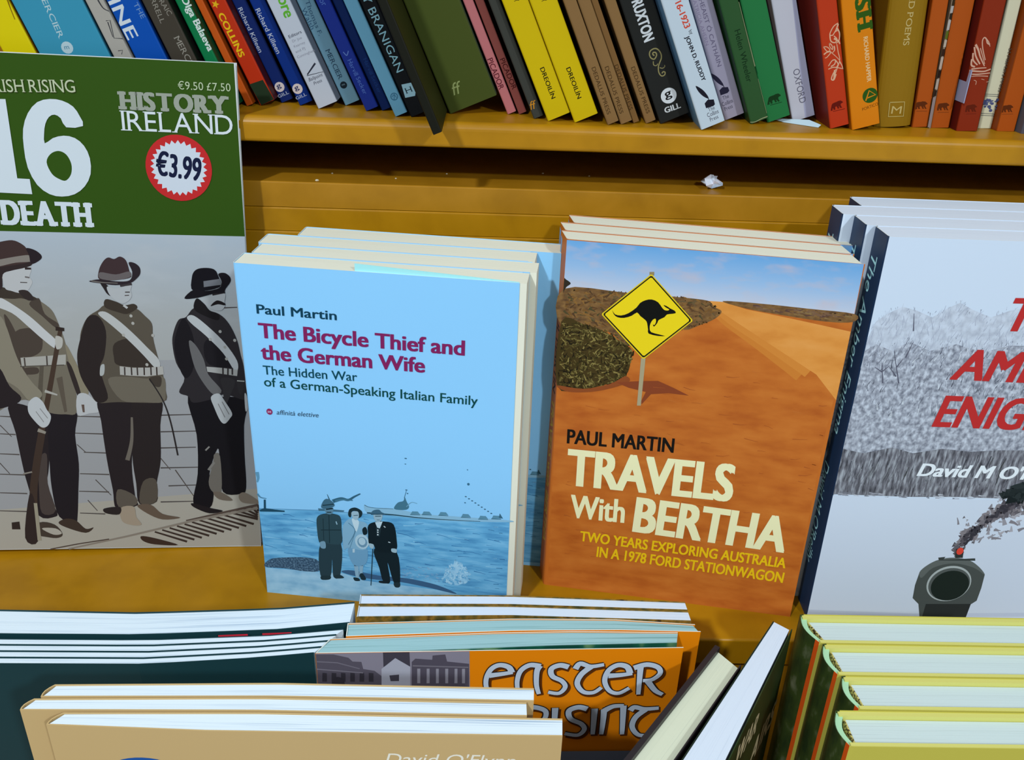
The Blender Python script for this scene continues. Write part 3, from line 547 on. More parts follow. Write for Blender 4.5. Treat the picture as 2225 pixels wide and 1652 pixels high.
  ('e','cover_picture',(60,100,124),123.09,79.05,0.57,0.38),
  ('e','cover_picture',(60,100,124),124.89,77.85,0.57,0.38),
  ('e','cover_picture',(60,100,124),126.69,76.64,0.57,0.38),
  ('e','cover_picture',(60,100,124),128.5,75.44,0.57,0.39),
  ('e','cover_picture',(60,100,124),130.3,74.23,0.57,0.39),
  ('e','cover_picture',(60,100,124),132.11,73.03,0.57,0.39),
  ('e','cover_picture',(60,100,124),133.93,71.82,0.57,0.39),
  ('e','cover_picture',(60,110,140),120.83,89.74,0.72,0.85),
  ('e','cover_picture',(60,110,140),86.19,102.77,0.72,0.37),
  ('e','cover_picture',(60,110,140),85.97,99.15,0.48,0.28),
  ('e','cover_picture',(60,110,140),86.27,82.32,0.66,0.38),
  ('e','cover_picture',(60,110,140),86.89,80.09,0.49,0.38),
  ('e','cover_picture',(60,110,140),120.21,98.92,0.32,0.37),
  ('e','cover_picture',(60,110,140),119.15,77.37,0.49,0.38),
  ('p','cover_picture',(60,104,128),[(138.2,69.5),(138.7,72.4),(140.6,69)],0),
  ('p','cover_picture',(34,74,96),[(0.6,59.7),(3.3,61.2),(3.8,67.2),(5,67.3),(4.6,61.3),(9.6,61),(15.5,60.9),(15.4,59.9),(0.9,58.7)],0),
  ('s','cover_picture',(84,134,164),[(0.4,70.7),(2.2,68.5),(5.5,68.1)],1.29,0.46,1),
  ('s','cover_picture',(96,150,182),[(1.4,85.4),(1.8,81.6),(1,78.6)],2.35,0.72,1),
  ('p','cover_picture',(70,112,136),[(35.2,64.6),(41.9,64.8),(50.4,64.8),(49.9,63.8),(35.5,62.9)],0),
  ('s','cover_picture',(52,98,122),[(44,70.3),(49,72.6),(53.1,72.2),(56.5,74.7),(60.1,77.1)],2.37,0.73,1),
  ('s','cover_picture',(70,120,146),[(45.5,70.6),(49.8,72.1),(55.6,72.1)],1.64,0.55,1),
  ('p','cover_picture',(42,64,74),[(35.3,40.4),(47.2,41.8),(45.8,18.6),(41.6,16.8),(41.5,29.7),(39.8,16.5),(33.8,16.9)],1),
  ('p','cover_picture',(48,74,84),[(34.7,59),(39.2,61.5),(45.1,61.7),(48,59.6),(48.2,51),(47.6,41.6),(40.6,40.3),(37.6,41.3),(34.4,41.1),(33.7,53.5)],1),
  ('s','cover_picture',(30,50,58),[(41.3,61.3),(40.6,41)],0.46,0.46,1),
  ('s','cover_picture',(30,50,58),[(36,49.7),(47.9,51)],0.56,0.56,1),
  ('s','cover_picture',(34,54,62),[(37.7,57.9),(37.3,42.7)],0.46,0.46,1),
  ('p','cover_picture',(118,156,180),[(35,41),(37.9,41.7),(38,37.1),(35.2,37.1)],1),
  ('p','cover_picture',(96,136,160),[(39.2,65.2),(43.8,66),(43.6,62.6),(41.9,61.2),(39.7,61.9)],1),
  ('s','cover_picture',(24,42,50),[(39.8,64.5),(43.8,65.4)],1.1,0.83,1),
  ('s','cover_picture',(40,64,74),[(40.1,62.4),(42.8,62.7)],0.74,0.74,1),
  ('p','cover_picture',(66,106,128),[(37.1,65.3),(38.4,69.7),(40.6,71.7),(43.5,70.4),(44.9,67.4),(41.1,65.1)],1),
  ('s','cover_picture',(36,62,74),[(38,66.9),(44.4,68.4)],0.73,0.73,1),
  ('s','cover_picture',(50,84,100),[(42.2,71.1),(41,74.7)],0.64,0.27,1),
  ('p','cover_picture',(36,56,64),[(34.3,16.5),(39.8,17),(39.2,14.5),(34.4,13.7)],1),
  ('p','cover_picture',(36,56,64),[(41.9,17.2),(45.5,18.7),(48,16.7),(43.6,15.7)],1),
  ('s','cover_picture',(150,185,205),[(45.2,56.7),(45.7,54.6)],0.65,0.65,1),
  ('s','cover_picture',(140,178,204),[(55.6,28.2),(56.1,17.6)],2.88,1.92,1),
  ('s','cover_picture',(140,178,204),[(58.9,28.4),(58.2,20)],2.49,1.73,1),
  ('p','cover_picture',(30,50,60),[(53.7,17.6),(56.7,17.5),(57.5,15.7),(54.5,15.3)],1),
  ('p','cover_picture',(30,50,60),[(57.6,20.5),(59.5,21.2),(61.2,17.2),(58.4,16.6)],1),
  ('s','cover_picture',(44,74,92),[(54.5,26.8),(59.7,27.6)],1.54,1.54,1),
  ('p','cover_picture',(112,162,198),[(51.6,39.2),(62.2,40.4),(61.5,28.7),(54,27.2)],1),
  ('p','cover_picture',(132,178,208),[(49.4,54.7),(53.4,59.5),(58.4,58.6),(62.7,57.5),(63.3,52.7),(62,39.1),(51.6,39),(49,37.3),(48.5,46)],1),
  ('p','cover_picture',(196,220,234),[(54.5,59.6),(58.5,58.4),(57.2,51.5),(56.2,51.9)],1),
  ('s','cover_picture',(84,128,156),[(52.4,56.5),(56,51.4),(51.7,41.2)],0.46,0.46,1),
  ('s','cover_picture',(90,134,160),[(56.4,51.4),(52.5,38.8)],0.37,0.37,1),
  ('p','cover_picture',(30,50,58),[(52.5,62),(53.5,66),(57,67.5),(60.5,65.4),(60.3,62.2),(58.3,60.6),(58.2,64.6),(54.9,64.6),(53.9,60.5)],1),
  ('p','cover_picture',(158,188,206),[(54.6,64.1),(58.2,64.9),(58.6,61.2),(56.9,58.8),(54.9,60.6)],1),
  ('s','cover_picture',(60,90,108),[(55.6,61.9),(58.2,62.4)],0.46,0.46,1),
  ('e','cover_picture',(176,206,224),59.83,44.22,4.11,5.16),
  ('e','cover_picture',(110,150,178),59.99,43.83,2.91,3.71),
  ('e','cover_picture',(176,206,224),59.84,44.43,2.06,2.68),
  ('p','cover_picture',(24,40,48),[(60.3,52.9),(62.1,54.8),(63.2,52.7),(62.9,49.9),(60.9,49.2)],1),
  ('p','cover_picture',(180,206,222),[(54,38.4),(55.4,38.6),(55.2,36),(54,35.8)],0),
  ('p','cover_picture',(25,39,46),[(66.8,39.9),(79.7,39.8),(81.5,17.5),(78,16.2),(74.4,31.4),(75.6,17),(71.5,17.1),(69.4,26.7)],1),
  ('p','cover_picture',(22,35,42),[(64,56.3),(68.4,59.1),(72.6,59.8),(78.6,58.2),(80.2,46.5),(79.9,41.2),(76.7,38.3),(68.6,38.3),(66.6,42.7),(63.9,43.2),(63.6,49.7)],1),
  ('p','cover_picture',(190,214,228),[(67.9,58.7),(72.3,59.7),(70.5,54.5),(69.1,54.9)],0),
  ('p','cover_picture',(40,58,66),[(68.3,55.3),(71.2,54.6),(70.2,49),(68.5,49.3)],0),
  ('e','cover_picture',(210,224,232),69.34,53.41,0.42,0.51),
  ('e','cover_picture',(210,224,232),69.29,51.9,0.42,0.51),
  ('e','cover_picture',(210,224,232),69.24,50.17,0.42,0.51),
  ('p','cover_picture',(160,190,206),[(77,41.3),(79.9,41.2),(79.7,38.7),(77.1,39)],1),
  ('p','cover_picture',(160,190,206),[(63.9,43.4),(66.6,42.9),(66.1,40),(64.3,40.8)],1),
  ('p','cover_picture',(150,182,200),[(67.4,64.2),(72.1,64.7),(71.6,60.7),(69.4,58.8),(67.6,60.6)],1),
  ('s','cover_picture',(50,80,96),[(68.1,62.8),(71.5,63.3)],0.55,0.55,1),
  ('s','cover_picture',(70,104,120),[(68.9,60.4),(70.6,60.6)],0.37,0.37,1),
  ('p','cover_picture',(64,104,128),[(65.7,64.2),(67.2,66.7),(70.3,67.6),(71.8,66.1),(73.6,65),(69.4,64)],1),
  ('s','cover_picture',(40,70,86),[(65.7,64),(73.4,64.8)],0.55,0.55,1),
  ('s','cover_picture',(40,66,80),[(66,39.8),(64,13)],0.57,0.47,1),
  ('p','cover_picture',(26,40,48),[(69.2,17.1),(73.2,17.4),(73.6,15.7),(69.3,15.6)],1),
  ('p','cover_picture',(36,54,62),[(77.8,16.4),(81.3,17.3),(81.2,14),(78.6,13.5)],1),
  ('s','cover_picture',(200,216,226),[(72.9,56.6),(73.8,55.7)],0.55,0.55,1),
  ('s','cover_picture',(200,216,226),[(75.2,45.8),(76.4,45.5)],0.56,0.56,1),
  ('t','author_name',(18,62,84),'Paul Martin',10.2,182.06,51.98,181.65,5.01,'h'),
  ('t','title',(132,36,92),'The Bicycle Thief and',10.11,168.62,117.81,167.42,8.16,'b'),
  ('t','title',(132,36,92),'the German Wife',10.31,156.34,97.23,155.92,8.18,'b'),
  ('t','subtitle',(14,70,84),'The Hidden War',10.66,147.36,61.26,147.65,5.16,'m'),
  ('t','subtitle',(14,70,70),'of a German-Speaking Italian Family',10.55,140.36,124.97,139.15,5.39,'m'),
  ('e','publisher_mark',(140,40,90),12.05,124.94,1.69,1.88),
  ('t','publisher_mark',(220,190,220),'ae',10.99,124.28,13,124.29,1.68,'n'),
  ('t','publisher_mark',(60,86,108),'affinità elettive',15.96,123.63,39.14,123.95,2.79,'I'),
 ],
 'orange': [
  ('p','cover_picture','print_desert',[(0,192.7),(18.8,193.3),(32.6,193.8),(59.1,194.1),(75.1,193.7),(102.6,194.3),(125.9,194),(148.7,193.7),(146.8,120.7),(148.7,0.4),(2.7,0.8),(0,121.9)],0),
  ('p','cover_picture','print_outback_sky',[(0,219.8),(148.2,220.2),(148.7,193),(148.7,193),(126,193.4),(102.7,193.6),(75.2,193),(59.2,193.4),(32.6,193.1),(18.8,192.6),(0,192)],0),
  ('s','cover_picture',(204,124,50),[(76.1,192.1),(84.2,184.7),(106,172.1),(129,158.1)],1.97,9.84,1),
  ('s','cover_picture',(210,132,56),[(77,191.3),(87.6,183.7),(105.7,174),(132,158.9)],1.31,5.75,1),
  ('p','cover_picture','print_road',[(74.7,193.7),(83,193.9),(95.2,191),(119.2,188.1),(148.7,184.1),(148.7,167.3),(148.7,144.8),(136.1,158.4),(105.4,175.5),(88.2,185.1),(77.8,191)],0),
  ('p','cover_picture','print_scrub',[(82.5,194.3),(102.5,194.8),(125.9,194.4),(148.7,193.8),(148.7,189.4),(134.7,188.3),(111.1,189.8),(95.2,191.4)],1),
  ('rs','cover_picture',[(92,66,58),(120,90,70),(136,108,70)],[(83.8,193.9),(102.6,194.3),(126,193.9),(148.7,193.5),(148.6,190),(134.6,189),(111,190.4)],60,1.61,4.84,1.13,-5,12),
  ('p','cover_picture','print_scrub',[(0,193.1),(32.5,194.1),(59.1,194.3),(75.1,193.8),(77.8,191),(82.9,188.7),(79.9,184.1),(72.1,179.5),(65.2,176.4),(56.7,180.1),(38.7,164),(24.7,171.5),(0,172.4)],1),
  ('rs','cover_picture',[(96,66,40),(120,84,44),(84,60,40),(140,100,52),(104,84,56),(78,70,44)],[(0,193.4),(32.5,194.7),(59,194.8),(75,194.1),(83.2,189.3),(80.8,183.5),(72.2,178.9),(62.1,175.4),(38.8,163.1),(23,171.4),(0,173.4)],420,1.17,4.19,1.51,0,50),
  ('p','cover_picture',(52,44,36),[(0,198.7),(0.8,198.5),(3.6,196.5),(1.5,194.3),(0.4,192),(0,191.2)],1),
  ('p','cover_picture',(70,56,28),[(0,174.6),(12,174.2),(23,171.4),(31.8,166.7),(39,162),(39,155.8),(37.1,146.8),(27.3,140.3),(14.8,136.1),(0,136.1)],1),
  ('rs','cover_picture',[(48,40,20),(60,52,24),(120,106,58),(96,84,44),(140,124,70),(82,70,34),(36,30,18)],[(0,175.5),(6.1,175.4),(11.9,175.4),(17.9,173.5),(22.9,172.6),(29.9,169.4),(33.4,166.9),(40.4,163.7),(40.1,155.9),(38.6,147),(35.6,143.4),(27.4,139),(19.1,136.9),(14.9,134.9),(0,135.6)],720,1.4,4.03,1.14,60,90),
  ('p','cover_picture',(142,74,38),[(0.1,136.5),(14.8,136.1),(29,140.7),(37,146.3),(39,142.8),(25.9,136.6),(13.3,133.7),(4.6,133.6)],1),
  ('p','cover_picture',(136,66,38),[(32.3,142),(45.2,144.3),(54.7,145.5),(63.4,142.3),(72.1,138.6),(61.3,138.8),(51.8,137.1),(47.6,130.7),(46.5,130.9),(48.9,138.1),(39.3,139.6)],0),
  ('rs','cover_picture',[(176,92,40),(196,112,52),(164,84,40)],[(6.6,129.5),(107.5,162.4),(147.4,139.6),(147.8,16.3),(9.4,17.1)],130,2.31,7.86,0.46,-4,12),
  ('p','cover_picture',(170,156,124),[(44.3,157.8),(46.7,158),(47,129.5),(44.9,129.3)],0),
  ('p','cover_picture',(150,130,90),[(43.8,206.5),(46.2,206.8),(46.4,204.9),(44,204.7)],0),
  ('p','road_sign',(226,196,36),[(43.5,204.2),(44.4,205.2),(45.4,205.2),(46.3,204.3),(67.7,183.5),(68.6,182.6),(68.7,181.6),(67.8,180.7),(47,158.7),(46.1,157.7),(45.1,157.7),(44.1,158.6),(22.3,179.5),(21.3,180.4),(21.3,181.4),(22.3,182.4)],0),
  ('p','road_sign',(24,24,20),[(43.6,203.4),(44.5,204.4),(45.4,204.4),(46.3,203.5),(66.9,183.5),(67.8,182.6),(67.9,181.6),(67,180.7),(47,159.5),(46,158.6),(45.1,158.5),(44.1,159.4),(23.1,179.6),(22.2,180.5),(22.2,181.4),(23.1,182.4)],0),
  ('p','road_sign',(238,208,30),[(43.6,202.5),(44.5,203.4),(45.4,203.5),(46.3,202.6),(66,183.4),(66.9,182.5),(66.9,181.6),(66.1,180.7),(46.9,160.5),(46,159.5),(45.1,159.5),(44.2,160.4),(24,179.7),(23.1,180.5),(23.1,181.4),(24.1,182.4)],0),
  ('p','road_sign',(20,20,18),[(26.5,183.8),(28.1,181.6),(31.4,181.2),(35.2,182.9),(39,186.4),(40.7,189.2),(43.4,191),(46.5,191.7),(49.9,190.5),(52.3,187.7),(53.7,186.5),(55.4,186.4),(56.1,187.1),(54.2,188),(52.8,189.2),(54.6,188.8),(56.7,187.6),(58.9,186.7),(59.6,185.3),(56.4,184.5),(55.1,184),(54.1,182.5),(52.2,181.3),(51.1,180.3),(50.8,179),(49.8,177.3),(49.1,176.7),(48.5,177.8),(49.4,177.6),(50,179.4),(49.6,181.2),(48.2,180.4),(47.2,178.1),(47.1,175.6),(48.1,173.4),(52.6,172.5),(55.6,171.9),(51.9,171.6),(46.9,172.4),(46.3,174.7),(45.5,178.1),(44.5,179.8),(41.5,181.9),(39.6,183.7),(37,181.6),(33.2,180),(29.7,180),(27.6,181.4)],2),
  ('t','author_name',(26,22,20),'PAUL MARTIN',7.83,100.9,68,102.41,8.82,'b'),
  ('t','title',(240,234,186),'TRAVELS',9.28,73.65,103.99,75.41,23.08,'B'),
  ('t','title',(240,234,186),'With',12.99,51.42,44.99,52.19,15.36,'b'),
  ('t','title',(240,234,186),'BERTHA',50.07,47.18,137.9,45.33,22.97,'B'),
  ('t','subtitle',(236,190,24),'TWO YEARS EXPLORING AUSTRALIA',19.93,35.63,140.31,34.36,6.82,'b'),
  ('t','subtitle',(236,190,24),'IN A 1978 FORD STATIONWAGON',30.63,25.71,140.58,23.88,7.14,'b'),
 ],
 'amber': [
  ('p','cover_picture','print_frost_high',[(0.6,180.8),(2.7,190.5),(7.9,195),(14.6,198.9),(22.5,197),(30.8,193.7),(37.7,199),(43.1,202.1),(50.1,198.7),(60.6,194.8),(69.2,198.7),(81.9,202),(109.1,202.3),(154.4,169),(0.1,164.1)],0),
  ('p','cover_picture','print_frost_low',[(0.4,174),(5.3,178),(14.4,174.5),(22.2,180.1),(33.7,175.3),(46.6,179.5),(61.4,175.5),(74.2,179.7),(150.1,181.8),(155.8,118.3),(0,112)],0),
  ('rs','cover_picture',[(166,172,190),(178,184,202),(188,196,212)],[(0,178.5),(1.6,192.6),(8,197.9),(14,201.7),(21.9,199.9),(30.3,195.8),(37,201.8),(42.4,204.9),(49.3,201.6),(60.1,196.9),(68.4,201.6),(81.1,204.9),(141.8,206.4),(150.1,181.8),(1.3,170.3)],560,2.13,6.38,0.5,85,28),
  ('rs','cover_picture',[(120,124,140),(146,150,166),(176,182,198)],[(0.6,170.3),(4.5,181.7),(13.6,178.3),(21.4,183.8),(32.8,179),(45.7,183.2),(60.5,179.2),(73.3,183.4),(148.9,185.5),(153.9,170.6),(1.4,162.7)],320,1.89,5.81,0.44,85,25),
  ('p','cover_picture','print_trunks',[(0,116),(11.7,113.7),(26.7,117.9),(38.5,114.7),(53.6,118),(69.7,116.8),(85.2,118.3),(155.8,120.4),(155.8,89.7),(107,87.7),(68.9,87.8),(44.7,86.9),(0,87.1)],0),
  ('rs','cover_picture',[(56,58,66),(76,78,88),(98,100,108),(150,154,160),(66,68,70)],[(0.6,111.5),(46.5,114.1),(155.8,117.8),(155.8,96.7),(99.8,93.9),(43.4,92.7),(0.3,94)],170,5.22,16.52,0.61,-96,5),
  ('rs','cover_picture',[(84,88,102),(110,114,128),(120,124,138),(226,232,240),(210,216,228),(64,66,80)],[(1.9,174.1),(33.2,177.5),(150.6,180.3),(155.8,141.1),(4,135.2)],430,1.49,5.21,0.45,85,25),
  ('s','cover_picture',(92,92,108),[(21.7,156.4),(15.4,174.6)],0.67,0.22,0),
  ('s','cover_picture',(92,92,108),[(18.7,165.6),(20.9,170.2)],0.66,0.22,0),
  ('s','cover_picture',(92,92,108),[(13.3,156.1),(10.6,167.6)],0.67,0.22,0),
  ('s','cover_picture',(92,92,108),[(12,162.3),(7.2,165.2)],0.66,0.22,0),
  ('s','cover_picture',(92,92,108),[(11.9,163),(14.7,166.2)],0.66,0.22,0),
  ('s','cover_picture',(92,92,108),[(22.1,171.1),(24.2,180.2)],0.66,0.22,0),
  ('s','cover_picture',(92,92,108),[(19.5,160.2),(14.9,165.5)],0.67,0.22,0),
  ('s','cover_picture',(92,92,108),[(22.9,186),(21.1,195.5)],0.64,0.21,0),
  ('rs','cover_picture',[(150,152,164),(170,172,184),(120,122,134),(190,194,206)],[(0,88.8),(52.3,89.1),(155.8,91.6),(155.8,88.3),(53.1,85.7),(0,86.2)],90,1.77,5.31,1.06,-2,8),
  ('p','cover_picture',(204,214,232),[(0,86.4),(44.8,86.2),(107.2,86.8),(155.8,88.7),(155.8,0),(0,0),(0,4.3)],0),
  ('s','cover_picture',(190,200,222),[(0,5.1),(63,4.5),(155.8,8.7)],2.91,2.91,0),
  ('rs','cover_picture',[(150,148,158),(168,166,176),(130,126,134)],[(73.1,52.9),(72.5,65.9),(70.9,79.5),(83,70.2),(87.8,83.9),(121.2,104),(137.1,72.2),(110.3,67.3),(97.8,57.9),(84.8,56.4)],110,2.35,6.34,2.72,45,80),
  ('rs','cover_picture',[(118,113,120),(98,94,102),(84,80,88),(132,126,132)],[(76.8,48),(74.1,56),(77.9,64.1),(83.4,72.2),(88.7,80.1),(95.4,86.1),(108.3,92.3),(126.5,99.6),(133.1,85.6),(110.6,78),(98.4,74.7),(91.2,70.5),(88.3,62.5),(82.4,56.3),(81.8,48.2)],260,2.17,5.79,4.34,40,90),
  ('rs','cover_picture',[(66,64,72),(56,54,62),(90,84,92)],[(79,51.1),(77.7,58.1),(82.1,67.2),(87.4,69.4),(93.4,81.3),(101.6,87.3),(106.9,85.6),(99,78.6),(89.6,70.4),(86.7,62.4),(82.1,57.3)],130,1.81,4.53,3.26,40,90),
  ('rs','cover_picture',[(36,44,46),(44,52,54),(28,36,38)],[(92.2,88.9),(96.3,94.7),(106,100.7),(124.9,107.9),(132,89.4),(108.5,85.7),(98.6,86.2)],130,3.53,7.95,6.18,25,80),
  ('p','cover_picture',(74,80,79),[(68.2,0),(64.4,13.1),(60,17.3),(59.3,26.7),(59.9,36.1),(63.3,41.2),(69.1,45.3),(77.1,47),(86.7,45.5),(94.1,40.5),(98.2,35.5),(98.6,26.1),(98.2,16.8),(93.5,12.1),(94.2,0)],0),
  ('p','cover_picture',(96,102,101),[(59.9,36.1),(63.3,41.2),(69.1,45.3),(77.1,47),(86.7,45.5),(94.1,40.5),(98.2,35.5),(90.5,40.4),(78.1,43),(67.1,39.5),(62,32.1)],1),
  ('p','cover_picture',(44,48,48),[(68.8,13.3),(95.4,14.3),(94.6,0),(68.6,0)],0),
  ('e','cover_picture',(170,178,180),78.83,28.52,12.87,12.72),
  ('e','cover_picture',(84,90,90),79.1,28.11,12.03,11.64),
  ('e','cover_picture',(30,40,37),79.77,27.09,11.02,10.79),
  ('p','cover_picture',(60,66,66),[(68.3,46.7),(72.4,47.4),(71.6,45.3),(89.7,47),(90.2,45.3),(69.2,44.7)],0),
  ('p','cover_picture',(50,54,54),[(77,53.1),(81.5,53.9),(82.5,47),(78,46.9)],0),
  ('e','cover_picture',(222,70,56),79.76,51.58,2,2.48),
  ('t','title',(188,48,48),'THE',69.81,188.06,112.57,188.59,17.32,'Z'),
  ('t','title',(188,48,48),'AMBER',47.65,159.88,121.65,158.87,16.76,'Z'),
  ('t','title',(188,48,48),'ENIGMA',44.69,131.76,125.02,131.36,18.06,'Z'),
  ('t','author_name',(228,234,242),"David M O'Reilly",43.5,100.77,128.7,100.38,7.69,'Z'),
 ],
 'orange_spine': [
  ('p','spine_picture',(120,165,210),[(0,217.7),(4,216.5),(0.9,197.6),(0,196.7)],0),
  ('p','spine_picture',(225,195,30),[(0,208.2),(0.3,209),(0,201.1),(0,199.2)],0),
  ('t','spine_lettering',(60,28,12),'PAUL MARTIN',4.6,184.72,4.6,128.55,7.2,'h'),
  ('t','spine_lettering',(226,184,60),'TRAVELS with BERTHA',4.6,123.75,4.6,26.61,7.2,'h'),
 ],
 'amber_spine': [
  ('t','spine_lettering',(190,245,255),'The Amber Enigma',3.6,221.86,2.6,118.11,7.71,'Y'),
  ('t','spine_lettering',(190,245,255),"David M O'Reilly",-1.34,97.73,1.22,30.66,7.73,'Y'),
 ],
 'easter': [
  ('p','cover_photograph',(142,136,152),[(0.2,249.7),(73.8,249.8),(75.3,181.5),(0,178.5)],0),
  ('p','cover_photograph',(92,86,100),[(0.2,249.2),(8.6,249),(15.6,246.8),(17.5,244.3),(21.7,244),(22.4,239.4),(27.8,238.1),(31.3,234.4),(29.9,185.6),(0,186.6)],0),
  ('p','cover_photograph',(70,66,78),[(32.2,249.8),(44.9,249.8),(45.1,238.9),(38.7,245.7),(32.2,240.4)],0),
  ('p','cover_photograph',(178,178,194),[(31.2,239.2),(38,246.1),(45.1,240.4),(44.6,185.2),(29.9,185.6)],0),
  ('p','cover_photograph',(74,70,82),[(34.9,234.9),(39.6,235.4),(39.5,231.1),(35.4,231.1)],0),
  ('p','cover_photograph',(86,80,94),[(45.9,243.5),(47.7,245.6),(55.8,244.7),(56,247.4),(62.1,248),(63,243.4),(73.7,241.7),(74.8,184.2),(45.1,185.2)],0),
  ('p','cover_photograph',(60,56,66),[(2.7,237.4),(4.8,237.1),(4.5,231.5),(2.3,231.6)],0),
  ('p','cover_photograph',(60,56,66),[(7.1,237.3),(9.3,237),(9,231.4),(6.8,231.5)],0),
  ('p','cover_photograph',(60,56,66),[(11.6,237.2),(13.7,236.9),(13.5,231.3),(11.3,231.4)],0),
  ('p','cover_photograph',(60,56,66),[(16.1,237.1),(18.2,236.8),(18,231.2),(15.8,231.3)],0),
  ('p','cover_photograph',(60,56,66),[(20.6,237),(22.7,236.7),(22.5,231.1),(20.3,231.2)],0),
  ('p','cover_photograph',(60,56,66),[(25,236.9),(27.2,236.6),(27,231),(24.8,231.1)],0),
  ('p','cover_photograph',(150,146,160),[(48.5,239.1),(50,239.1),(49.9,229.5),(48.4,229.5)],0),
  ('p','cover_photograph',(150,146,160),[(53.1,239),(54.5,239),(54.5,229.4),(53,229.4)],0),
  ('p','cover_photograph',(150,146,160),[(57.6,238.9),(59,238.9),(59,229.3),(57.6,229.3)],0),
  ('p','cover_photograph',(150,146,160),[(62.1,238.8),(63.6,238.8),(63.6,229.2),(62.2,229.2)],0),
  ('p','cover_photograph',(150,146,160),[(66.7,238.7),(68.1,238.7),(68.2,229.1),(66.7,229.1)],0),
  ('p','cover_photograph',(150,146,160),[(70.3,238.6),(71.8,238.6),(71.9,229),(70.4,229)],0),
  ('s','cover_photograph',(120,114,128),[(0.4,244.7),(10.1,243.8),(20.7,239.7)],0.82,0.62,0),
  ('s','cover_photograph',(128,122,136),[(0.1,239.9),(22.3,237)],0.62,0.62,0),
  ('e','cover_photograph',(58,54,64),9.89,229.94,3.06,4.7),
  ('s','cover_photograph',(120,114,126),[(46.3,241.1),(73.5,239.5)],0.84,0.84,0),
  ('s','title',(96,48,14),[(95.8,234.5),(94,238.2),(89.4,239.7),(85.3,237),(83.2,230.6),(83.8,223.7),(87.1,220.5)],4.48,3.42,1),
  ('s','title',(96,48,14),[(84.6,232.8),(90.5,233.8),(96.1,234.8)],4.48,3.42,1),
  ('s','title',(96,48,14),[(109.8,238.4),(104.5,239.4),(100.1,235.8),(98.6,229),(99.2,221.4)],4.47,3.41,1),
  ('s','title',(96,48,14),[(109.4,238.9),(108.1,235),(108.4,226.3),(109.8,219.9)],4.47,3.41,1),
  ('s','title',(96,48,14),[(123.7,237.6),(119.3,238.9),(115.2,236.7),(116,231.7),(120.8,228.5),(122.9,224.4),(119.9,220.2),(114.4,221.1)],4.5,3.43,1),
  ('s','title',(96,48,14),[(127.1,236.3),(129.3,239.8),(134.6,237.9),(141.2,238.9)],4.51,3.44,1),
  ('s','title',(96,48,14),[(135.1,237.8),(130.3,232.6),(128.7,226.4),(132.1,220.9),(137.4,220.3),(141.2,223.6)],4.51,3.43,1),
  ('s','title',(96,48,14),[(154.9,232.7),(152.8,237.2),(148.1,238.4),(143.7,234.8),(142.5,228),(145.3,221.3),(150.2,219.4),(155.4,222.9)],4.57,3.48,1),
  ('s','title',(96,48,14),[(144.1,231.4),(150.1,231.8),(156,232.7)],4.56,3.48,1),
  ('s','title',(96,48,14),[(159.7,237.3),(159.9,228.8),(160.4,218.4)],4.54,3.46,1),
  ('s','title',(96,48,14),[(156.4,236.4),(162.5,238.5),(168.4,236.6),(170,232.4),(166.4,228.4),(161.8,227.8)],4.54,3.46,1),
  ('s','title',(96,48,14),[(164.1,227.7),(168.6,221),(172.8,218.1)],4.61,3.52,1),
  ('s','title',(96,48,14),[(103,209.8),(103.3,191.3)],4.66,3.55,1),
  ('s','title',(96,48,14),[(101.1,209.2),(107.2,211),(113.6,208.2),(113.3,202.4),(107.8,199.2)],4.66,3.55,1),
  ('s','title',(96,48,14),[(108.7,199.8),(113.9,191)],4.74,3.61,1),
  ('s','title',(96,48,14),[(118.6,210.2),(118.7,200.2),(118.6,190.9)],4.68,3.56,1),
  ('s','title',(96,48,14),[(135.1,209),(130.5,210.4),(125.8,207.9),(126.9,202.4),(132.8,198.5),(134.6,194.4),(131.4,190.5),(124.5,191.8)],4.7,3.58,1),
  ('s','title',(96,48,14),[(138.9,209.1),(139.1,199.7),(139.2,190.8)],4.71,3.59,1),
  ('s','title',(96,48,14),[(143.7,208.5),(143.9,199.5),(143.7,190.7)],4.72,3.6,1),
  ('s','title',(96,48,14),[(143.8,207.4),(148.2,210.4),(153.7,210.8)],4.73,3.6,1),
  ('s','title',(96,48,14),[(153.5,210.8),(154.1,200.6),(154.6,190.4)],4.72,3.59,1),
  ('s','title',(96,48,14),[(157.3,207.3),(159.3,209.6),(164.7,208.2),(171.9,208.8)],4.74,3.62,1),
  ('s','title',(96,48,14),[(165.2,207.9),(160.5,202.4),(159.4,195.7),(163.2,189.8),(168.6,189.4)],4.75,3.62,1),
  ('s','title',(30,26,26),[(94.9,235.9),(93.1,239.6),(88.5,241),(84.5,238.3),(82.3,232),(82.9,225.1),(86.3,221.9)],4.05,2.98,1),
  ('s','title',(30,26,26),[(83.7,234.2),(89.6,235.1),(95.3,236.1)],4.05,2.98,1),
  ('s','title',(30,26,26),[(108.9,239.8),(103.6,240.7),(99.2,237.1),(97.7,230.4),(98.3,222.9)],4.04,2.98,1),
  ('s','title',(30,26,26),[(108.5,240.2),(107.2,236.4),(107.4,227.7),(108.9,221.3)],4.04,2.97,1),
  ('s','title',(30,26,26),[(122.8,239),(118.4,240.3),(114.3,238),(115.1,233.1),(119.9,229.9),(121.9,225.8),(119,221.6),(113.5,222.5)],4.06,2.99,1),
  ('s','title',(30,26,26),[(126.2,237.7),(128.4,241.2),(133.7,239.2),(140.3,240.3)],4.07,3,1),
  ('s','title',(30,26,26),[(134.1,239.2),(129.4,234),(127.8,227.8),(131.2,222.3),(136.4,221.7),(140.2,225)],4.07,3,1),
  ('s','title',(30,26,26),[(153.9,234.1),(151.9,238.6),(147.1,239.8),(142.8,236.2),(141.5,229.4),(144.4,222.8),(149.3,220.9),(154.4,224.3)],4.12,3.04,1),
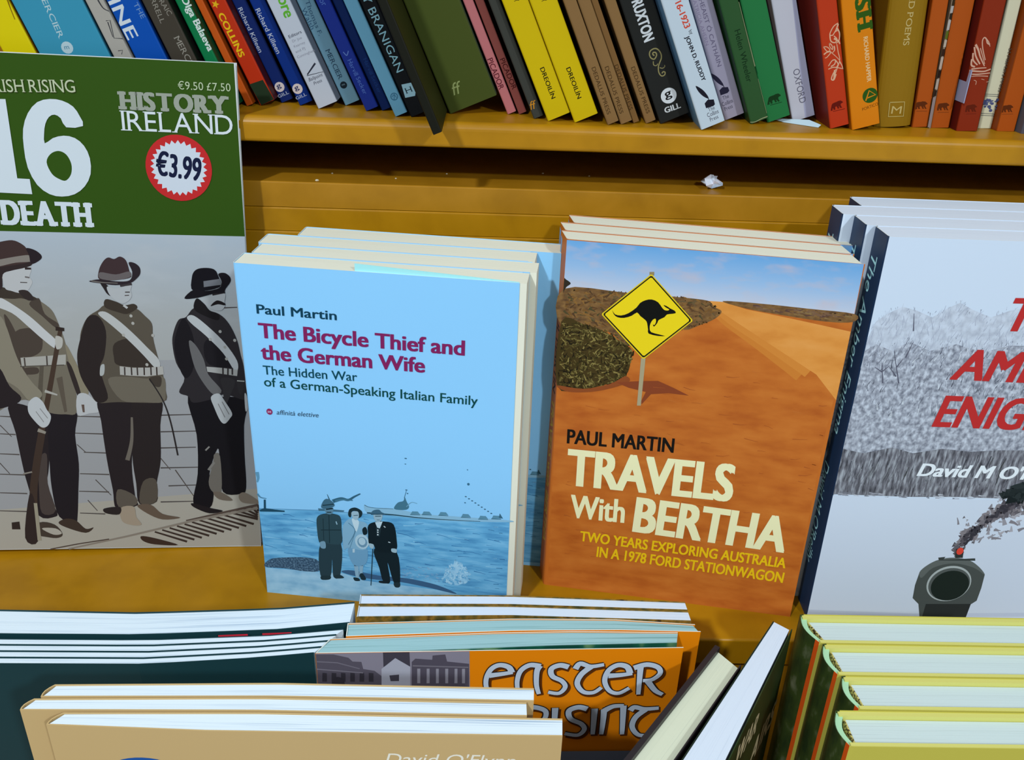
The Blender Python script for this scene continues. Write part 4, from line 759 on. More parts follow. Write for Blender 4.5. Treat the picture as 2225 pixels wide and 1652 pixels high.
  ('s','title',(30,26,26),[(143.1,232.8),(149.1,233.2),(155,234.1)],4.12,3.03,1),
  ('s','title',(30,26,26),[(158.7,238.7),(159,230.2),(159.4,219.8)],4.1,3.02,1),
  ('s','title',(30,26,26),[(155.4,237.8),(161.6,239.9),(167.4,238),(169,233.8),(165.4,229.8),(160.8,229.2)],4.1,3.02,1),
  ('s','title',(30,26,26),[(163.1,229.1),(167.6,222.5),(171.8,219.5)],4.16,3.07,1),
  ('s','title',(30,26,26),[(102.1,211.3),(102.4,192.8)],4.21,3.1,1),
  ('s','title',(30,26,26),[(100.2,210.7),(106.3,212.4),(112.7,209.7),(112.4,203.8),(106.8,200.7)],4.21,3.1,1),
  ('s','title',(30,26,26),[(107.8,201.3),(113,192.5)],4.27,3.15,1),
  ('s','title',(30,26,26),[(117.7,211.6),(117.8,201.7),(117.6,192.4)],4.22,3.11,1),
  ('s','title',(30,26,26),[(134.1,210.4),(129.5,211.8),(124.9,209.4),(126,203.8),(131.8,200),(133.6,195.9),(130.4,192),(123.6,193.3)],4.25,3.13,1),
  ('s','title',(30,26,26),[(137.9,210.6),(138.1,201.1),(138.2,192.3)],4.25,3.13,1),
  ('s','title',(30,26,26),[(142.8,209.9),(142.9,201),(142.7,192.2)],4.26,3.14,1),
  ('s','title',(30,26,26),[(142.8,208.9),(147.2,211.9),(152.7,212.3)],4.27,3.14,1),
  ('s','title',(30,26,26),[(152.5,212.3),(153.1,202),(153.6,191.9)],4.26,3.14,1),
  ('s','title',(30,26,26),[(156.3,208.8),(158.3,211.1),(163.7,209.7),(170.9,210.2)],4.28,3.16,1),
  ('s','title',(30,26,26),[(164.2,209.4),(159.5,203.9),(158.4,197.2),(162.1,191.4),(167.6,190.9)],4.29,3.16,1),
  ('s','title',(196,206,222),[(94.9,235.9),(93.1,239.6),(88.5,241),(84.5,238.3),(82.3,232),(82.9,225.1),(86.3,221.9)],3.2,2.13,1),
  ('s','title',(196,206,222),[(83.7,234.2),(89.6,235.1),(95.3,236.1)],3.19,2.13,1),
  ('s','title',(196,206,222),[(108.9,239.8),(103.6,240.7),(99.2,237.1),(97.7,230.4),(98.3,222.9)],3.19,2.13,1),
  ('s','title',(196,206,222),[(108.5,240.2),(107.2,236.4),(107.4,227.7),(108.9,221.3)],3.19,2.12,1),
  ('s','title',(196,206,222),[(122.8,239),(118.4,240.3),(114.3,238),(115.1,233.1),(119.9,229.9),(121.9,225.8),(119,221.6),(113.5,222.5)],3.2,2.14,1),
  ('s','title',(196,206,222),[(126.2,237.7),(128.4,241.2),(133.7,239.2),(140.3,240.3)],3.21,2.14,1),
  ('s','title',(196,206,222),[(134.1,239.2),(129.4,234),(127.8,227.8),(131.2,222.3),(136.4,221.7),(140.2,225)],3.21,2.14,1),
  ('s','title',(196,206,222),[(153.9,234.1),(151.9,238.6),(147.1,239.8),(142.8,236.2),(141.5,229.4),(144.4,222.8),(149.3,220.9),(154.4,224.3)],3.26,2.17,1),
  ('s','title',(196,206,222),[(143.1,232.8),(149.1,233.2),(155,234.1)],3.25,2.17,1),
  ('s','title',(196,206,222),[(158.7,238.7),(159,230.2),(159.4,219.8)],3.24,2.16,1),
  ('s','title',(196,206,222),[(155.4,237.8),(161.6,239.9),(167.4,238),(169,233.8),(165.4,229.8),(160.8,229.2)],3.24,2.16,1),
  ('s','title',(196,206,222),[(163.1,229.1),(167.6,222.5),(171.8,219.5)],3.29,2.19,1),
  ('s','title',(196,206,222),[(102.1,211.3),(102.4,192.8)],3.32,2.21,1),
  ('s','title',(196,206,222),[(100.2,210.7),(106.3,212.4),(112.7,209.7),(112.4,203.8),(106.8,200.7)],3.32,2.21,1),
  ('s','title',(196,206,222),[(107.8,201.3),(113,192.5)],3.37,2.25,1),
  ('s','title',(196,206,222),[(117.7,211.6),(117.8,201.7),(117.6,192.4)],3.33,2.22,1),
  ('s','title',(196,206,222),[(134.1,210.4),(129.5,211.8),(124.9,209.4),(126,203.8),(131.8,200),(133.6,195.9),(130.4,192),(123.6,193.3)],3.35,2.24,1),
  ('s','title',(196,206,222),[(137.9,210.6),(138.1,201.1),(138.2,192.3)],3.36,2.24,1),
  ('s','title',(196,206,222),[(142.8,209.9),(142.9,201),(142.7,192.2)],3.36,2.24,1),
  ('s','title',(196,206,222),[(142.8,208.9),(147.2,211.9),(152.7,212.3)],3.37,2.25,1),
  ('s','title',(196,206,222),[(152.5,212.3),(153.1,202),(153.6,191.9)],3.36,2.24,1),
  ('s','title',(196,206,222),[(156.3,208.8),(158.3,211.1),(163.7,209.7),(170.9,210.2)],3.38,2.25,1),
  ('s','title',(196,206,222),[(164.2,209.4),(159.5,203.9),(158.4,197.2),(162.1,191.4),(167.6,190.9)],3.39,2.26,1),
  ('p','cover_band',(128,138,160),[(18.4,182.6),(174.2,179.5),(176.2,138),(16.9,144.1)],0),
 ],
 'beige': [
  ('t','author_name',(238,232,218),"David O'Flynn",132.08,263.08,184.34,262.85,5.78,'I'),
  ('e','cover_emblem',(36,86,160),35.31,249.66,18.69,13.94),
  ('t','cover_emblem',(220,226,236),'OF',31.57,257.04,41.63,257.89,3.66,'h'),
 ],
 'war': [
  ('t','title',(200,180,140),'WAR',10.75,231.36,49.56,219.72,12.43,'b'),
  ('t','title',(200,180,140),'AIRS',49.88,192.05,95.77,184,16.11,'b'),
 ],
 'tb_yellow': [
  ('s','spine_lettering',(150,110,10),[(16.5,53.2),(15.6,47.6),(14.8,41.3)],0.71,0.47,1),
 ],
 'tb_teal': [
  ('t','spine_lettering',(196,220,226),'MERCIER',15.49,56.87,14.02,32,2.96,'i'),
  ('e','publisher_mark',(200,222,230),15.75,26.88,3.2,3.13),
  ('t','publisher_mark',(60,130,160),'m',14.1,26.43,16.56,25.88,2.29,'n'),
 ],
 'tb_beige': [
  ('s','spine_drawing',(70,68,72),[(6.5,56.3),(7.1,52),(9.2,49.6)],0.82,0.35,1),
  ('s','spine_drawing',(70,68,72),[(5.3,45.9),(7.5,45.5),(5,36.9),(9.2,35.2)],0.42,0.42,0),
  ('s','spine_drawing',(70,68,72),[(3.8,30.5),(6.3,30),(4.7,28.3)],0.43,0.37,0),
  ('s','spine_drawing',(70,68,72),[(5.9,45.1),(4.7,37.6)],0.6,0.36,0),
 ],
 'tb_hine': [
  ('t','spine_lettering',(226,232,238),'HINE',0.55,68.07,0.81,37.61,6.41,'h'),
  ('t','spine_lettering',(120,155,205),'THE',12.37,52.76,12.93,44.75,2.57,'n'),
 ],
 'tb_merc': [
  ('t','spine_lettering',(150,142,130),'RAIC',8.35,56.22,9.33,48.15,2.69,'n'),
  ('t','spine_lettering',(150,142,130),'RRELL',4.49,58.61,3.8,46.15,2.67,'n'),
  ('t','spine_lettering',(160,152,140),'MERCIER',6.73,37.72,7.6,17.54,3.14,'i'),
 ],
 'tb_olga': [
  ('t','spine_lettering',(232,240,234),'Olga Balaeva',3.51,60,4.26,30.57,3.57,'b'),
 ],
 'tb_stripe': [
 ],
 'tb_collins': [
  ('star','spine_lettering',(244,190,30),2.91,56.58,2.18,5,0.42),
  ('t','spine_lettering',(250,200,24),'COLLINS',1.55,51.61,1.82,27.24,3.32,'b'),
  ('p','spine_band',(40,56,36),[(0,12.6),(8.2,12.1),(9,0.2),(0.8,0)],0),
 ],
 'tb_rk1': [
  ('t','spine_lettering',(196,200,216),'Richard Killeen',1.18,54.32,1.03,29.25,2.42,'m'),
  ('e','publisher_mark',(228,210,206),3.18,8.4,2.87,2.8),
  ('t','publisher_mark',(40,50,100),'g',1.52,8.07,4.24,8.13,2.5,'h'),
  ('t','publisher_mark',(190,196,214),'GILL',-0.21,3.03,6.67,3.17,1.72,'m'),
 ],
 'tb_rk2': [
  ('t','spine_lettering',(196,200,216),'Richard Killeen',0.83,54.92,1.02,29.93,2.65,'m'),
  ('e','publisher_mark',(228,210,206),3.11,8.86,2.97,2.9),
  ('t','publisher_mark',(40,50,100),'g',1.47,8.54,4.15,8.59,2.49,'h'),
  ('t','publisher_mark',(190,196,214),'GILL',-0.22,3.53,6.52,3.67,1.71,'m'),
 ],
 'tb_ore': [
  ('t','spine_lettering',(104,186,54),'more',6.47,66.09,5,49.79,5.89,'b'),
  ('t','spine_lettering',(70,72,90),'Editors',2.42,39.73,10.13,39.79,1.6,'m'),
  ('t','spine_lettering',(150,150,164),'Dr Joe',3.21,37.15,8.88,37.09,1.3,'n'),
  ('t','spine_lettering',(150,150,164),'Kearney',2.75,34.34,9.5,34.28,1.3,'n'),
  ('t','spine_lettering',(150,150,164),'and PJ',2.29,31.51,7.99,31.47,1.31,'n'),
  ('t','spine_lettering',(150,150,164),'Cunningham',1.82,28.67,12.52,28.6,1.31,'n'),
  ('s','publisher_mark',(60,62,76),[(2.3,18.6),(11.8,17.2)],0.38,0.25,0),
  ('s','publisher_mark',(50,52,66),[(2.8,19),(9.7,22.9)],0.64,1.02,0),
  ('t','publisher_mark',(70,70,86),'Ballpoint',2.15,15.29,10.8,15.24,1.79,'I'),
  ('t','publisher_mark',(70,70,86),'Press',3.86,12.52,9,12.66,1.66,'I'),
 ],
 'tb_walsh': [
  ('t','spine_lettering',(56,92,122),'Thomas F.',4.37,58.94,3.21,39.79,2.37,'i'),
  ('t','spine_lettering',(56,92,122),'Walsh',0.5,56.3,0.69,44.07,2.51,'i'),
  ('t','spine_lettering',(44,70,94),'MERCIER',2.98,31.7,3.06,14.23,2.7,'i'),
  ('e','publisher_mark',(30,44,54),4.31,10.77,2.06,2),
  ('t','publisher_mark',(150,180,196),'m',3.37,10.66,5.08,10.53,1.08,'n'),
 ],
 'tb_harv1': [
  ('t','spine_lettering',(96,130,210),'or',1.78,62.07,2.41,58.51,3.05,'n'),
  ('t','publisher_mark',(96,130,214),'Harvill Secker',2.39,28.84,2.77,8.73,2.37,'i'),
  ('s','publisher_mark',(110,140,214),[(2.2,33.5),(3.2,31.2),(5.1,33)],0.5,0.5,1),
 ],
 'tb_harv2': [
  ('t','publisher_mark',(30,66,132),'Harvill Secker',2.25,29.48,2.25,9.56,1.98,'i'),
 ],
 'tb_thinblue': [
  ('e','publisher_mark',(70,124,156),4.05,10.12,2.17,2.11),
  ('e','publisher_mark',(118,178,210),4.05,10.12,1.59,1.55),
  ('s','publisher_mark',(70,124,156),[(2.7,10.3),(4.4,11),(5,9.1)],0.44,0.44,1),
  ('s','publisher_mark',(70,124,156),[(4.7,11.4),(3.3,8.6)],0.44,0.44,1),
 ],
 'tb_branigan': [
  ('t','spine_lettering',(156,206,222),'Y BRANIGAN',1.81,66.05,2.65,24.33,4.13,'n'),
  ('p','publisher_mark',(170,212,228),[(2.4,17.9),(7.7,16.9),(7.8,11.2),(6.9,9.7),(1.4,10.7)],0),
  ('t','publisher_mark',(30,50,60),'H',2.72,12.44,6.88,12.36,2.94,'i'),
 ],
 'tb_dangle': [
 ],
 'tb_olive': [
  ('t','publisher_mark',(156,166,104),'ff',13.48,5.45,19.29,5.14,6.52,'I'),
 ],
 'tb_pic1': [
  ('t','spine_lettering',(96,26,38),'PICADOR',0.63,32.19,0.8,14.34,2.99,'m'),
 ],
 'tb_pic2': [
  ('t','spine_lettering',(84,26,26),'PICADOR',1.05,32.08,1.56,14.05,2.73,'m'),
 ],
 'tb_char': [
  ('t','publisher_mark',(228,150,34),'ff',0.26,5.31,4.18,4.95,4.5,'Y'),
 ],
 'tb_dre1': [
  ('t','spine_lettering',(40,36,10),'DREOILÍN',6.15,28.15,6.26,10.43,2.39,'h'),
  ('t','title_lettering',(40,36,10),'Y',5.87,65.78,5.99,64.14,2.66,'n'),
 ],
 'tb_dre2': [
  ('t','spine_lettering',(40,36,10),'DREOILÍN',5.83,29.05,6.01,11.34,2.38,'h'),
  ('t','title_lettering',(40,36,10),'Y',5.8,66.49,5.95,64.84,2.64,'n'),
 ],
 'tb_ded1': [
  ('t','spine_lettering',(84,58,30),'DEDALUS PRESS',2.17,32.02,1.71,5.35,2.12,'m'),
 ],
 'tb_ded2': [
  ('t','spine_lettering',(84,58,30),'DEDALUS PRESS',1.97,32.38,1.43,5.63,2.13,'m'),
 ],
 'tb_ded3': [
  ('t','spine_lettering',(84,58,30),'DEDALUS PRESS',0.45,33.45,0.37,7.47,2.14,'m'),
 ],
 'tb_ded4': [
  ('t','spine_lettering',(84,58,30),'DEDALUS PRESS',2.07,31.85,2.19,4.97,2.14,'m'),
 ],
 'tb_rux': [
  ('t','spine_lettering',(232,234,238),'RUXTON',5.85,67.01,5.64,44.64,5.63,'B'),
  ('s','spine_ornament',(158,146,96),[(8.5,36.3),(7.9,37.3),(8.5,38.1),(9.7,37.4),(9.6,35.9),(7.9,34.6),(6.4,35.8),(6.2,37.9),(7.3,39.5),(9.6,39.8),(11.3,38.6),(12.1,36),(11.6,33.6),(10,31.7),(8.6,29.7),(8,26.8),(8.8,24.6),(10.5,24.5),(11.2,25.7),(10.3,26.4),(9.4,25.8)],0.68,0.58,1),
  ('s','spine_ornament',(158,146,96),[(7,33.7),(6.6,31.8),(7.9,30.9),(8.9,31.6)],0.49,0.39,1),
  ('s','spine_ornament',(158,146,96),[(9.2,29.2),(10.5,28.3),(11.9,28.6),(12.1,29.5)],0.44,0.34,1),
  ('e','publisher_mark',(238,240,244),9.2,13.03,4.38,4.26),
  ('t','publisher_mark',(30,30,30),'g',6.96,12.36,11.02,12.39,4.3,'h'),
  ('t','publisher_mark',(232,234,236),'GILL',4.43,4.59,13.65,4.22,2.98,'b'),
 ],
 'tb_ruddy': [
  ('t','spine_lettering',(226,84,62),'1916-1923',6.26,72.54,7.42,53.72,3.21,'b'),
  ('t','spine_lettering',(40,40,52),'by',8.88,51.98,9.41,49.81,1.82,'n'),
  ('t','spine_lettering',(30,30,40),'JOHN D. RUDDY',6.33,49.95,8.06,24.62,2.15,'b'),
  ('p','publisher_mark',(34,32,44),[(4.2,23.8),(7.1,20.3),(8.7,16.1),(8.4,14.8),(6.1,17.3),(4.5,20.8)],1),
  ('s','publisher_mark',(34,32,44),[(8.5,16.3),(8.7,13.8)],0.39,0.39,0),
  ('p','publisher_mark',(34,32,44),[(5.9,13),(8,14.3),(11.2,13.2),(11,10.4),(9.9,9.9),(5.9,10.3)],0),
  ('t','publisher_mark',(70,66,84),'The',6.74,7.98,10.3,8.08,2.04,'i'),
  ('t','publisher_mark',(70,66,84),'Collins',5.36,5.16,11.75,5.26,2.25,'i'),
  ('t','publisher_mark',(70,66,84),'Press',6.01,2.44,10.76,2.6,2.06,'i'),
 ],
 'tb_cath': [
  ('t','spine_lettering',(118,108,134),'HEAIST Ó CATHÁIN',4.68,68.37,4.49,30.3,2.36,'m'),
  ('t','spine_lettering',(146,132,160),'PATRICIA AHERN',1.51,70.66,1.49,43.82,1.86,'n'),
  ('p','publisher_mark',(44,40,62),[(0.1,28.3),(3.1,24.8),(4.7,20.5),(4.4,19.2),(2.1,21.8),(0.4,25.3)],1),
  ('s','publisher_mark',(44,40,62),[(4.5,20.8),(4.8,18.2)],0.41,0.41,0),
  ('p','publisher_mark',(44,40,62),[(1.8,17.5),(3.8,18.6),(6.9,17.5),(7.1,15.2),(5.8,14.4),(1.7,14.6)],0),
  ('t','publisher_mark',(70,66,84),'The',2.34,11.56,5.95,11.63,2.05,'i'),
  ('t','publisher_mark',(70,66,84),'Collins',0.93,8.15,7.4,8.29,2.26,'i'),
  ('t','publisher_mark',(70,66,84),'Press',1.59,5.11,6.47,5.35,2.16,'i'),
 ],
 'tb_wheel': [
  ('t','spine_lettering',(22,52,26),'Helen Wheeler',4.1,52.53,3.7,23.12,3.14,'m'),
  ('s','worn_edge',(140,148,108),[(10.1,66),(10.1,57.1),(10.1,48.6),(10.1,36.3),(10.1,30.2)],0.29,0.57,1),
  ('s','worn_edge',(140,148,108),[(10.1,23),(10.1,2.7)],0.2,0.25,1),
  ('s','worn_edge',(170,170,130),[(0,1.2),(2.7,0.4),(6.6,0.8),(10.1,0.8)],0.36,0.52,1),
 ],
 'tb_bear1': [
  ('p','bear_mark',(24,62,28),[(3.2,12.4),(3.6,13.4),(4.4,14),(5.6,14.1),(6.9,14.1),(8,14.3),(8.8,14.2),(9.3,14.2),(9.7,13.9),(10.2,13.4),(10.7,12.7),(10.4,12.3),(9.7,12.3),(9,11.9),(8.9,11.2),(9.2,10),(9.7,9.6),(8.4,9.6),(8,10.7),(7.5,11.3),(7.7,10.4),(7.8,9.8),(6.8,9.7),(6.6,10.9),(6.2,11.5),(5.5,11.4),(5.2,10.5),(5.4,9.8),(4.1,9.8),(4.2,10.7),(3.8,11.1),(3.5,10.4),(3.7,9.8),(2.2,9.8),(2.6,11.1)],0),
  ('s','bear_mark',(24,66,34),[(3.7,9.2),(10.5,8.7)],0.36,0.36,0),
 ],
 'tb_oxf': [
  ('p','spine_band',(192,190,218),[(11.2,66.6),(13.2,65.8),(12.9,0),(7.2,0)],0),
  ('t','spine_lettering',(110,106,124),'OXFORD',5.06,28.88,5.77,8.94,3.65,'i'),
 ],
 'tb_red': [
  ('s','spine_flower',(240,186,150),[(10.1,55.9),(7.7,54.9),(5.9,52.8),(5.1,50.9),(6.6,50.4),(7.9,51.7),(9.8,52.3)],0.53,0.53,1),
  ('s','spine_flower',(240,186,150),[(5.1,50.9),(5.3,47.6),(7.4,46.2),(8.6,47.8),(7.2,49.8)],0.64,0.54,1),
  ('s','spine_flower',(240,186,150),[(9.2,53.5),(10.3,50.6),(9.7,47),(7.9,45.6)],0.75,0.43,1),
  ('s','spine_flower',(240,186,150),[(10.1,55.4),(8.6,52.6),(7.4,51.3)],0.85,0.43,1),
  ('s','spine_flower',(240,186,150),[(7.1,48.5),(9.3,46.5),(9.9,44.8)],0.97,0.54,1),
  ('s','spine_flower',(240,186,150),[(8.3,45.2),(8.6,40.8),(9,36.3),(7,31.9),(4.4,26.8)],0.38,0.49,1),
  ('s','spine_flower',(240,186,150),[(1,45.6),(3,45),(4.3,43),(2.7,42.8),(1,45.6)],0.43,0.43,1),
  ('s','spine_flower',(240,186,150),[(4.4,46.8),(5.6,45.1),(5.8,42.9),(4.5,44.6),(4.4,46.8)],0.49,0.38,1),
  ('s','spine_flower',(240,186,150),[(6.7,44.6),(6.8,42.4),(5.3,41.1)],0.76,0.32,1),
  ('s','spine_flower',(240,186,150),[(0.8,41.5),(2.7,42.3),(4.7,41.8),(2.4,39.7),(1.2,39.5)],0.76,0.33,1),
  ('s','spine_flower',(240,186,150),[(4.7,41.8),(6.9,39.1),(8.9,36.3)],0.33,0.33,1),
  ('s','spine_flower',(240,186,150),[(2.6,34.7),(4.9,37.1),(6.7,36.9),(6,34.9),(3.9,34.1)],0.49,0.66,1),
  ('s','spine_flower',(240,186,150),[(6.7,36.9),(7.9,34.4),(6.5,32.6)],0.55,0.55,1),
  ('s','spine_flower',(240,186,150),[(2.4,33.1),(5.5,33.3),(9.9,31.4)],0.55,0.44,1),
  ('s','spine_flower',(240,186,150),[(8.8,35.8),(9.8,33.3),(10.3,31)],0.66,0.33,1),
  ('s','spine_flower',(240,186,150),[(6.5,32),(4.6,29.8),(3.5,27.3),(4.8,26.6),(6.3,29.3)],0.55,0.66,1),
  ('s','spine_flower',(240,186,150),[(5.8,31.7),(4.8,27.5)],0.99,0.44,1),
  ('p','bear_mark',(112,24,12),[(1.9,12.3),(2.2,13.2),(2.8,13.8),(3.9,14),(5,14.1),(6,14.4),(6.7,14.3),(7.1,14.4),(7.5,14.1),(8,13.7),(8.5,13.1),(8.3,12.8),(7.7,12.7),(7.1,12.3),(7.1,11.6),(7.5,10.5),(7.9,10.2),(6.8,10.1),(6.3,11.1),(5.9,11.6),(6,10.8),(6.3,10.2),(5.3,10.1),(5,11.1),(4.7,11.7),(4,11.5),(3.9,10.6),(4.1,10.1),(2.9,10),(3,10.8),(2.5,11.1),(2.3,10.4),(2.6,10),(1.3,9.9),(1.5,11.1)],0),
  ('s','bear_mark',(130,30,16),[(2.5,9.3),(9.2,9.1)],0.34,0.34,0),
 ],
 'tb_ish': [
  ('t','spine_lettering',(54,94,22),'ISH',7.14,74.07,7.59,51.96,7.88,'L'),
  ('t','spine_lettering',(250,214,160),'RICHARD HAPPER',10.18,48.95,10.38,24.52,2.26,'h'),
  ('e','publisher_mark',(48,92,26),11.36,16.88,4.18,4.11),
  ('s','publisher_mark',(242,140,20),[(8.8,14.5),(11.1,19.6),(14.4,16.5),(9.7,15.8)],0.73,0.73,0),
  ('t','publisher_mark',(120,64,10),'PORTICO',6.58,9.27,15.48,10.39,1.65,'n'),
 ],
 'tb_ochre': [
  ('t','spine_lettering',(216,190,124),'ED POEMS',9.9,70.5,9.75,44.63,3.25,'i'),
  ('s','publisher_mark',(210,184,110),[(6.6,13.9),(15,13.8),(15.5,5.7),(6.8,5.9),(6.6,13.9)],0.52,0.52,0),
  ('t','publisher_mark',(216,190,120),'M',8.09,7.51,13.77,7.2,4.22,'n'),
 ],
 'tb_bearA': [
  ('p','bear_mark',(104,46,14),[(0,12.7),(0,13.6),(0.5,14.2),(1.6,14.4),(2.7,14.4),(3.7,14.7),(4.4,14.5),(4.9,14.6),(5.4,14.3),(6.1,13.8),(6.7,13.3),(6.6,12.9),(6,12.8),(5.5,12.5),(5.6,11.8),(6.3,10.7),(6.9,10.4),(5.7,10.3),(5,11.3),(4.3,11.9),(4.8,11),(5.1,10.4),(4.2,10.4),(3.6,11.4),(3.1,12),(2.4,11.8),(2.5,11),(2.9,10.4),(1.7,10.4),(1.5,11.2),(1,11.5),(0.9,10.9),(1.3,10.4),(0,10.3),(0,11.6)],0),
  ('s','bear_mark',(150,70,24),[(0.8,9.2),(7.2,9)],0.41,0.41,0),
 ],
 'tb_patt': [
  ('s','spine_pattern',(60,44,24),[(1.2,69.5),(1.1,66.4)],1.4,1.4,0),
  ('s','spine_pattern',(190,180,176),[(1.1,66.4),(1,62.8)],1.41,1.41,0),
  ('s','spine_pattern',(50,40,28),[(1,62.5),(1,59.7)],1.41,1.41,0),
  ('s','spine_pattern',(196,184,176),[(0.9,59.2),(0.8,53.9)],1.42,1.42,0),
  ('s','spine_pattern',(100,110,30),[(0.8,53.4),(0.7,49.2)],1.43,1.43,0),
  ('s','spine_pattern',(200,180,160),[(0.7,48.7),(0.6,44.9)],1.44,1.44,0),
  ('s','spine_pattern',(60,36,24),[(0.6,43.9),(0.5,40.1)],1.45,1.45,0),
  ('s','spine_pattern',(200,176,160),[(0.5,39.6),(0.4,33.1)],1.46,1.46,0),
  ('s','spine_pattern',(44,28,20),[(0.4,32.5),(0.3,28.2)],1.47,1.47,0),
  ('s','spine_pattern',(190,170,156),[(0.3,27.6),(0.2,22.1)],1.48,1.48,0),
  ('s','spine_pattern',(50,34,24),[(0.2,21.5),(0.1,18.2)],1.49,1.49,0),
  ('s','spine_pattern',(160,140,140),[(0.1,17.6),(0,0.6)],1.5,1.5,0),
 ],
 'tb_bearB': [
  ('p','bear_mark',(104,46,14),[(1.8,12.2),(1.8,13.1),(2.3,13.7),(3.3,13.9),(4.5,14),(5.5,14.2),(6.2,14.1),(6.6,14.2),(7.1,13.9),(7.8,13.5),(8.5,12.9),(8.4,12.5),(7.8,12.4),(7.3,12.1),(7.5,11.4),(8.2,10.3),(8.8,10),(7.6,9.9),(6.9,10.9),(6.2,11.4),(6.6,10.6),(7,10),(6.1,10),(5.5,11),(4.9,11.6),(4.3,11.4),(4.4,10.5),(4.8,10),(3.6,9.9),(3.4,10.7),(2.8,11),(2.8,10.4),(3.2,9.9),(1.9,9.8),(1.7,11)],0),
  ('s','bear_mark',(150,70,24),[(2.6,8.8),(9,8.8)],0.41,0.41,0),
 ],
 'tb_swan': [
  ('s','spine_swan',(226,176,150),[(8.4,47.4),(6.8,48.2),(5.7,50.3),(4.4,51),(3.8,49.2),(5,45),(7.7,39.1)],0.77,0.5,1),
  ('s','spine_swan',(226,176,150),[(5.8,50.2),(7.4,48.7),(8.7,46.3)],0.66,0.33,1),
  ('s','spine_swan',(226,176,150),[(0.4,47.4),(2.6,44.5),(4.6,40.7),(8,35.9)],1.21,0.55,1),
  ('s','spine_swan',(226,176,150),[(0,46.1),(1.9,41.3),(5.2,37)],0.88,0.77,1),
  ('s','spine_swan',(226,176,150),[(0,42.9),(0.9,39.2),(3.9,36.5)],0.89,0.67,1),
  ('s','spine_swan',(226,176,150),[(0,39.7),(0.5,36.5),(2.7,35.5)],0.89,0.89,1),
  ('s','spine_swan',(226,176,150),[(3.5,45.5),(5.7,41.3),(7.9,37)],0.5,0.39,1),
  ('s','spine_swan',(226,176,150),[(0,33.5),(4.7,33.1),(8.6,33.1),(11.9,34.3)],0.9,0.67,1),
  ('s','spine_swan',(226,176,150),[(0,31.7),(5,31.5),(12.1,32.2)],0.68,0.56,1),
  ('s','spine_swan',(226,176,150),[(0.8,30.2),(5.2,30.6),(11.3,30.4)],0.34,0.45,1),
  ('s','spine_swan',(226,176,150),[(1,34.3),(5.4,34.8),(9.3,35)],0.79,0.45,1),
  ('s','spine_swan',(226,176,150),[(3.7,28.3),(5.2,27.7),(5.3,25.8)],0.28,0.34,1),
  ('s','spine_swan',(226,176,150),[(7.9,28.9),(9.7,28.5)],0.28,0.23,1),
  ('s','spine_swan',(226,176,150),[(11.1,27.2),(12.3,27.6)],0.28,0.23,1),
  ('p','bear_mark',(108,34,14),[(2.6,13),(2.6,13.9),(3,14.4),(4,14.6),(5.1,14.7),(6,15),(6.7,14.9),(7.1,15),(7.5,14.7),(8.2,14.2),(8.9,13.7),(8.8,13.3),(8.2,13.3),(7.8,12.9),(8,12.3),(8.7,11.2),(9.2,10.9),(8.1,10.8),(7.4,11.7),(6.7,12.3),(7.2,11.5),(7.6,10.9),(6.7,10.8),(6.1,11.8),(5.5,12.4),(4.9,12.2),(5.1,11.4),(5.5,10.8),(4.4,10.8),(4.1,11.6),(3.6,11.8),(3.6,11.2),(4,10.8),(2.7,10.7),(2.6,11.8)],0),
  ('s','bear_mark',(130,40,20),[(3.4,9.6),(9.4,9.8)],0.35,0.35,0),
 ],
 'tb_cream': [
  ('t','spine_lettering',(110,104,90),"St Martin's Press",7,44.78,6.65,20.86,2.51,'i'),
  ('s','spine_ornament',(90,92,96),[(0.1,19.5),(8,19.2)],0.29,0.29,0),
  ('s','spine_ornament',(90,92,96),[(0.2,18.5),(8,18.2)],0.29,0.29,0),
  ('s','spine_ornament',(90,92,96),[(0.1,8.6),(8,8.3)],0.3,0.3,0),
  ('s','spine_ornament',(90,92,96),[(0.3,7.5),(8,7.2)],0.3,0.3,0),
  ('e','spine_ornament',(92,98,140),2.13,16.21,0.84,0.44),
  ('e','spine_ornament',(92,98,140),1.15,14.09,1.34,0.82),
  ('e','spine_ornament',(92,98,140),7.01,15.4,0.98,0.51),
  ('e','spine_ornament',(92,98,140),1.58,16.19,0.67,0.89),
  ('e','spine_ornament',(92,98,140),8.61,11.24,1.23,0.47),
  ('e','spine_ornament',(92,98,140),3.69,12.5,1.16,0.85),
  ('e','spine_ornament',(92,98,140),7.78,16.36,1.04,0.74),
  ('e','spine_ornament',(92,98,140),4.64,15.7,0.92,0.4),
  ('e','spine_ornament',(92,98,140),9.65,10.82,0.99,0.53),
  ('e','spine_ornament',(92,98,140),8.9,12.91,1.3,0.85),
  ('e','spine_ornament',(92,98,140),5.08,14.02,1.04,0.6),
  ('e','spine_ornament',(92,98,140),1.82,14.78,1.24,0.38),
  ('e','spine_ornament',(92,98,140),1.36,12.49,0.74,0.67),
  ('e','spine_ornament',(92,98,140),4.62,14.53,1.41,0.47),
  ('e','spine_ornament',(92,98,140),3.86,15.52,1.07,0.51),
  ('e','spine_ornament',(92,98,140),4.31,11.64,0.77,0.68),
  ('e','spine_ornament',(92,98,140),8.02,16.26,0.53,0.48),
  ('e','spine_ornament',(92,98,140),7.7,12.6,0.7,0.55),
  ('e','spine_ornament',(92,98,140),2.23,13.69,0.51,0.76),
  ('e','spine_ornament',(92,98,140),9.46,10.18,1.17,0.92),
  ('e','spine_ornament',(92,98,140),0.53,14.89,1.38,0.8),
  ('e','spine_ornament',(92,98,140),5.14,10.24,1.06,0.84),
  ('e','spine_ornament',(92,98,140),2.79,15.59,0.89,0.43),
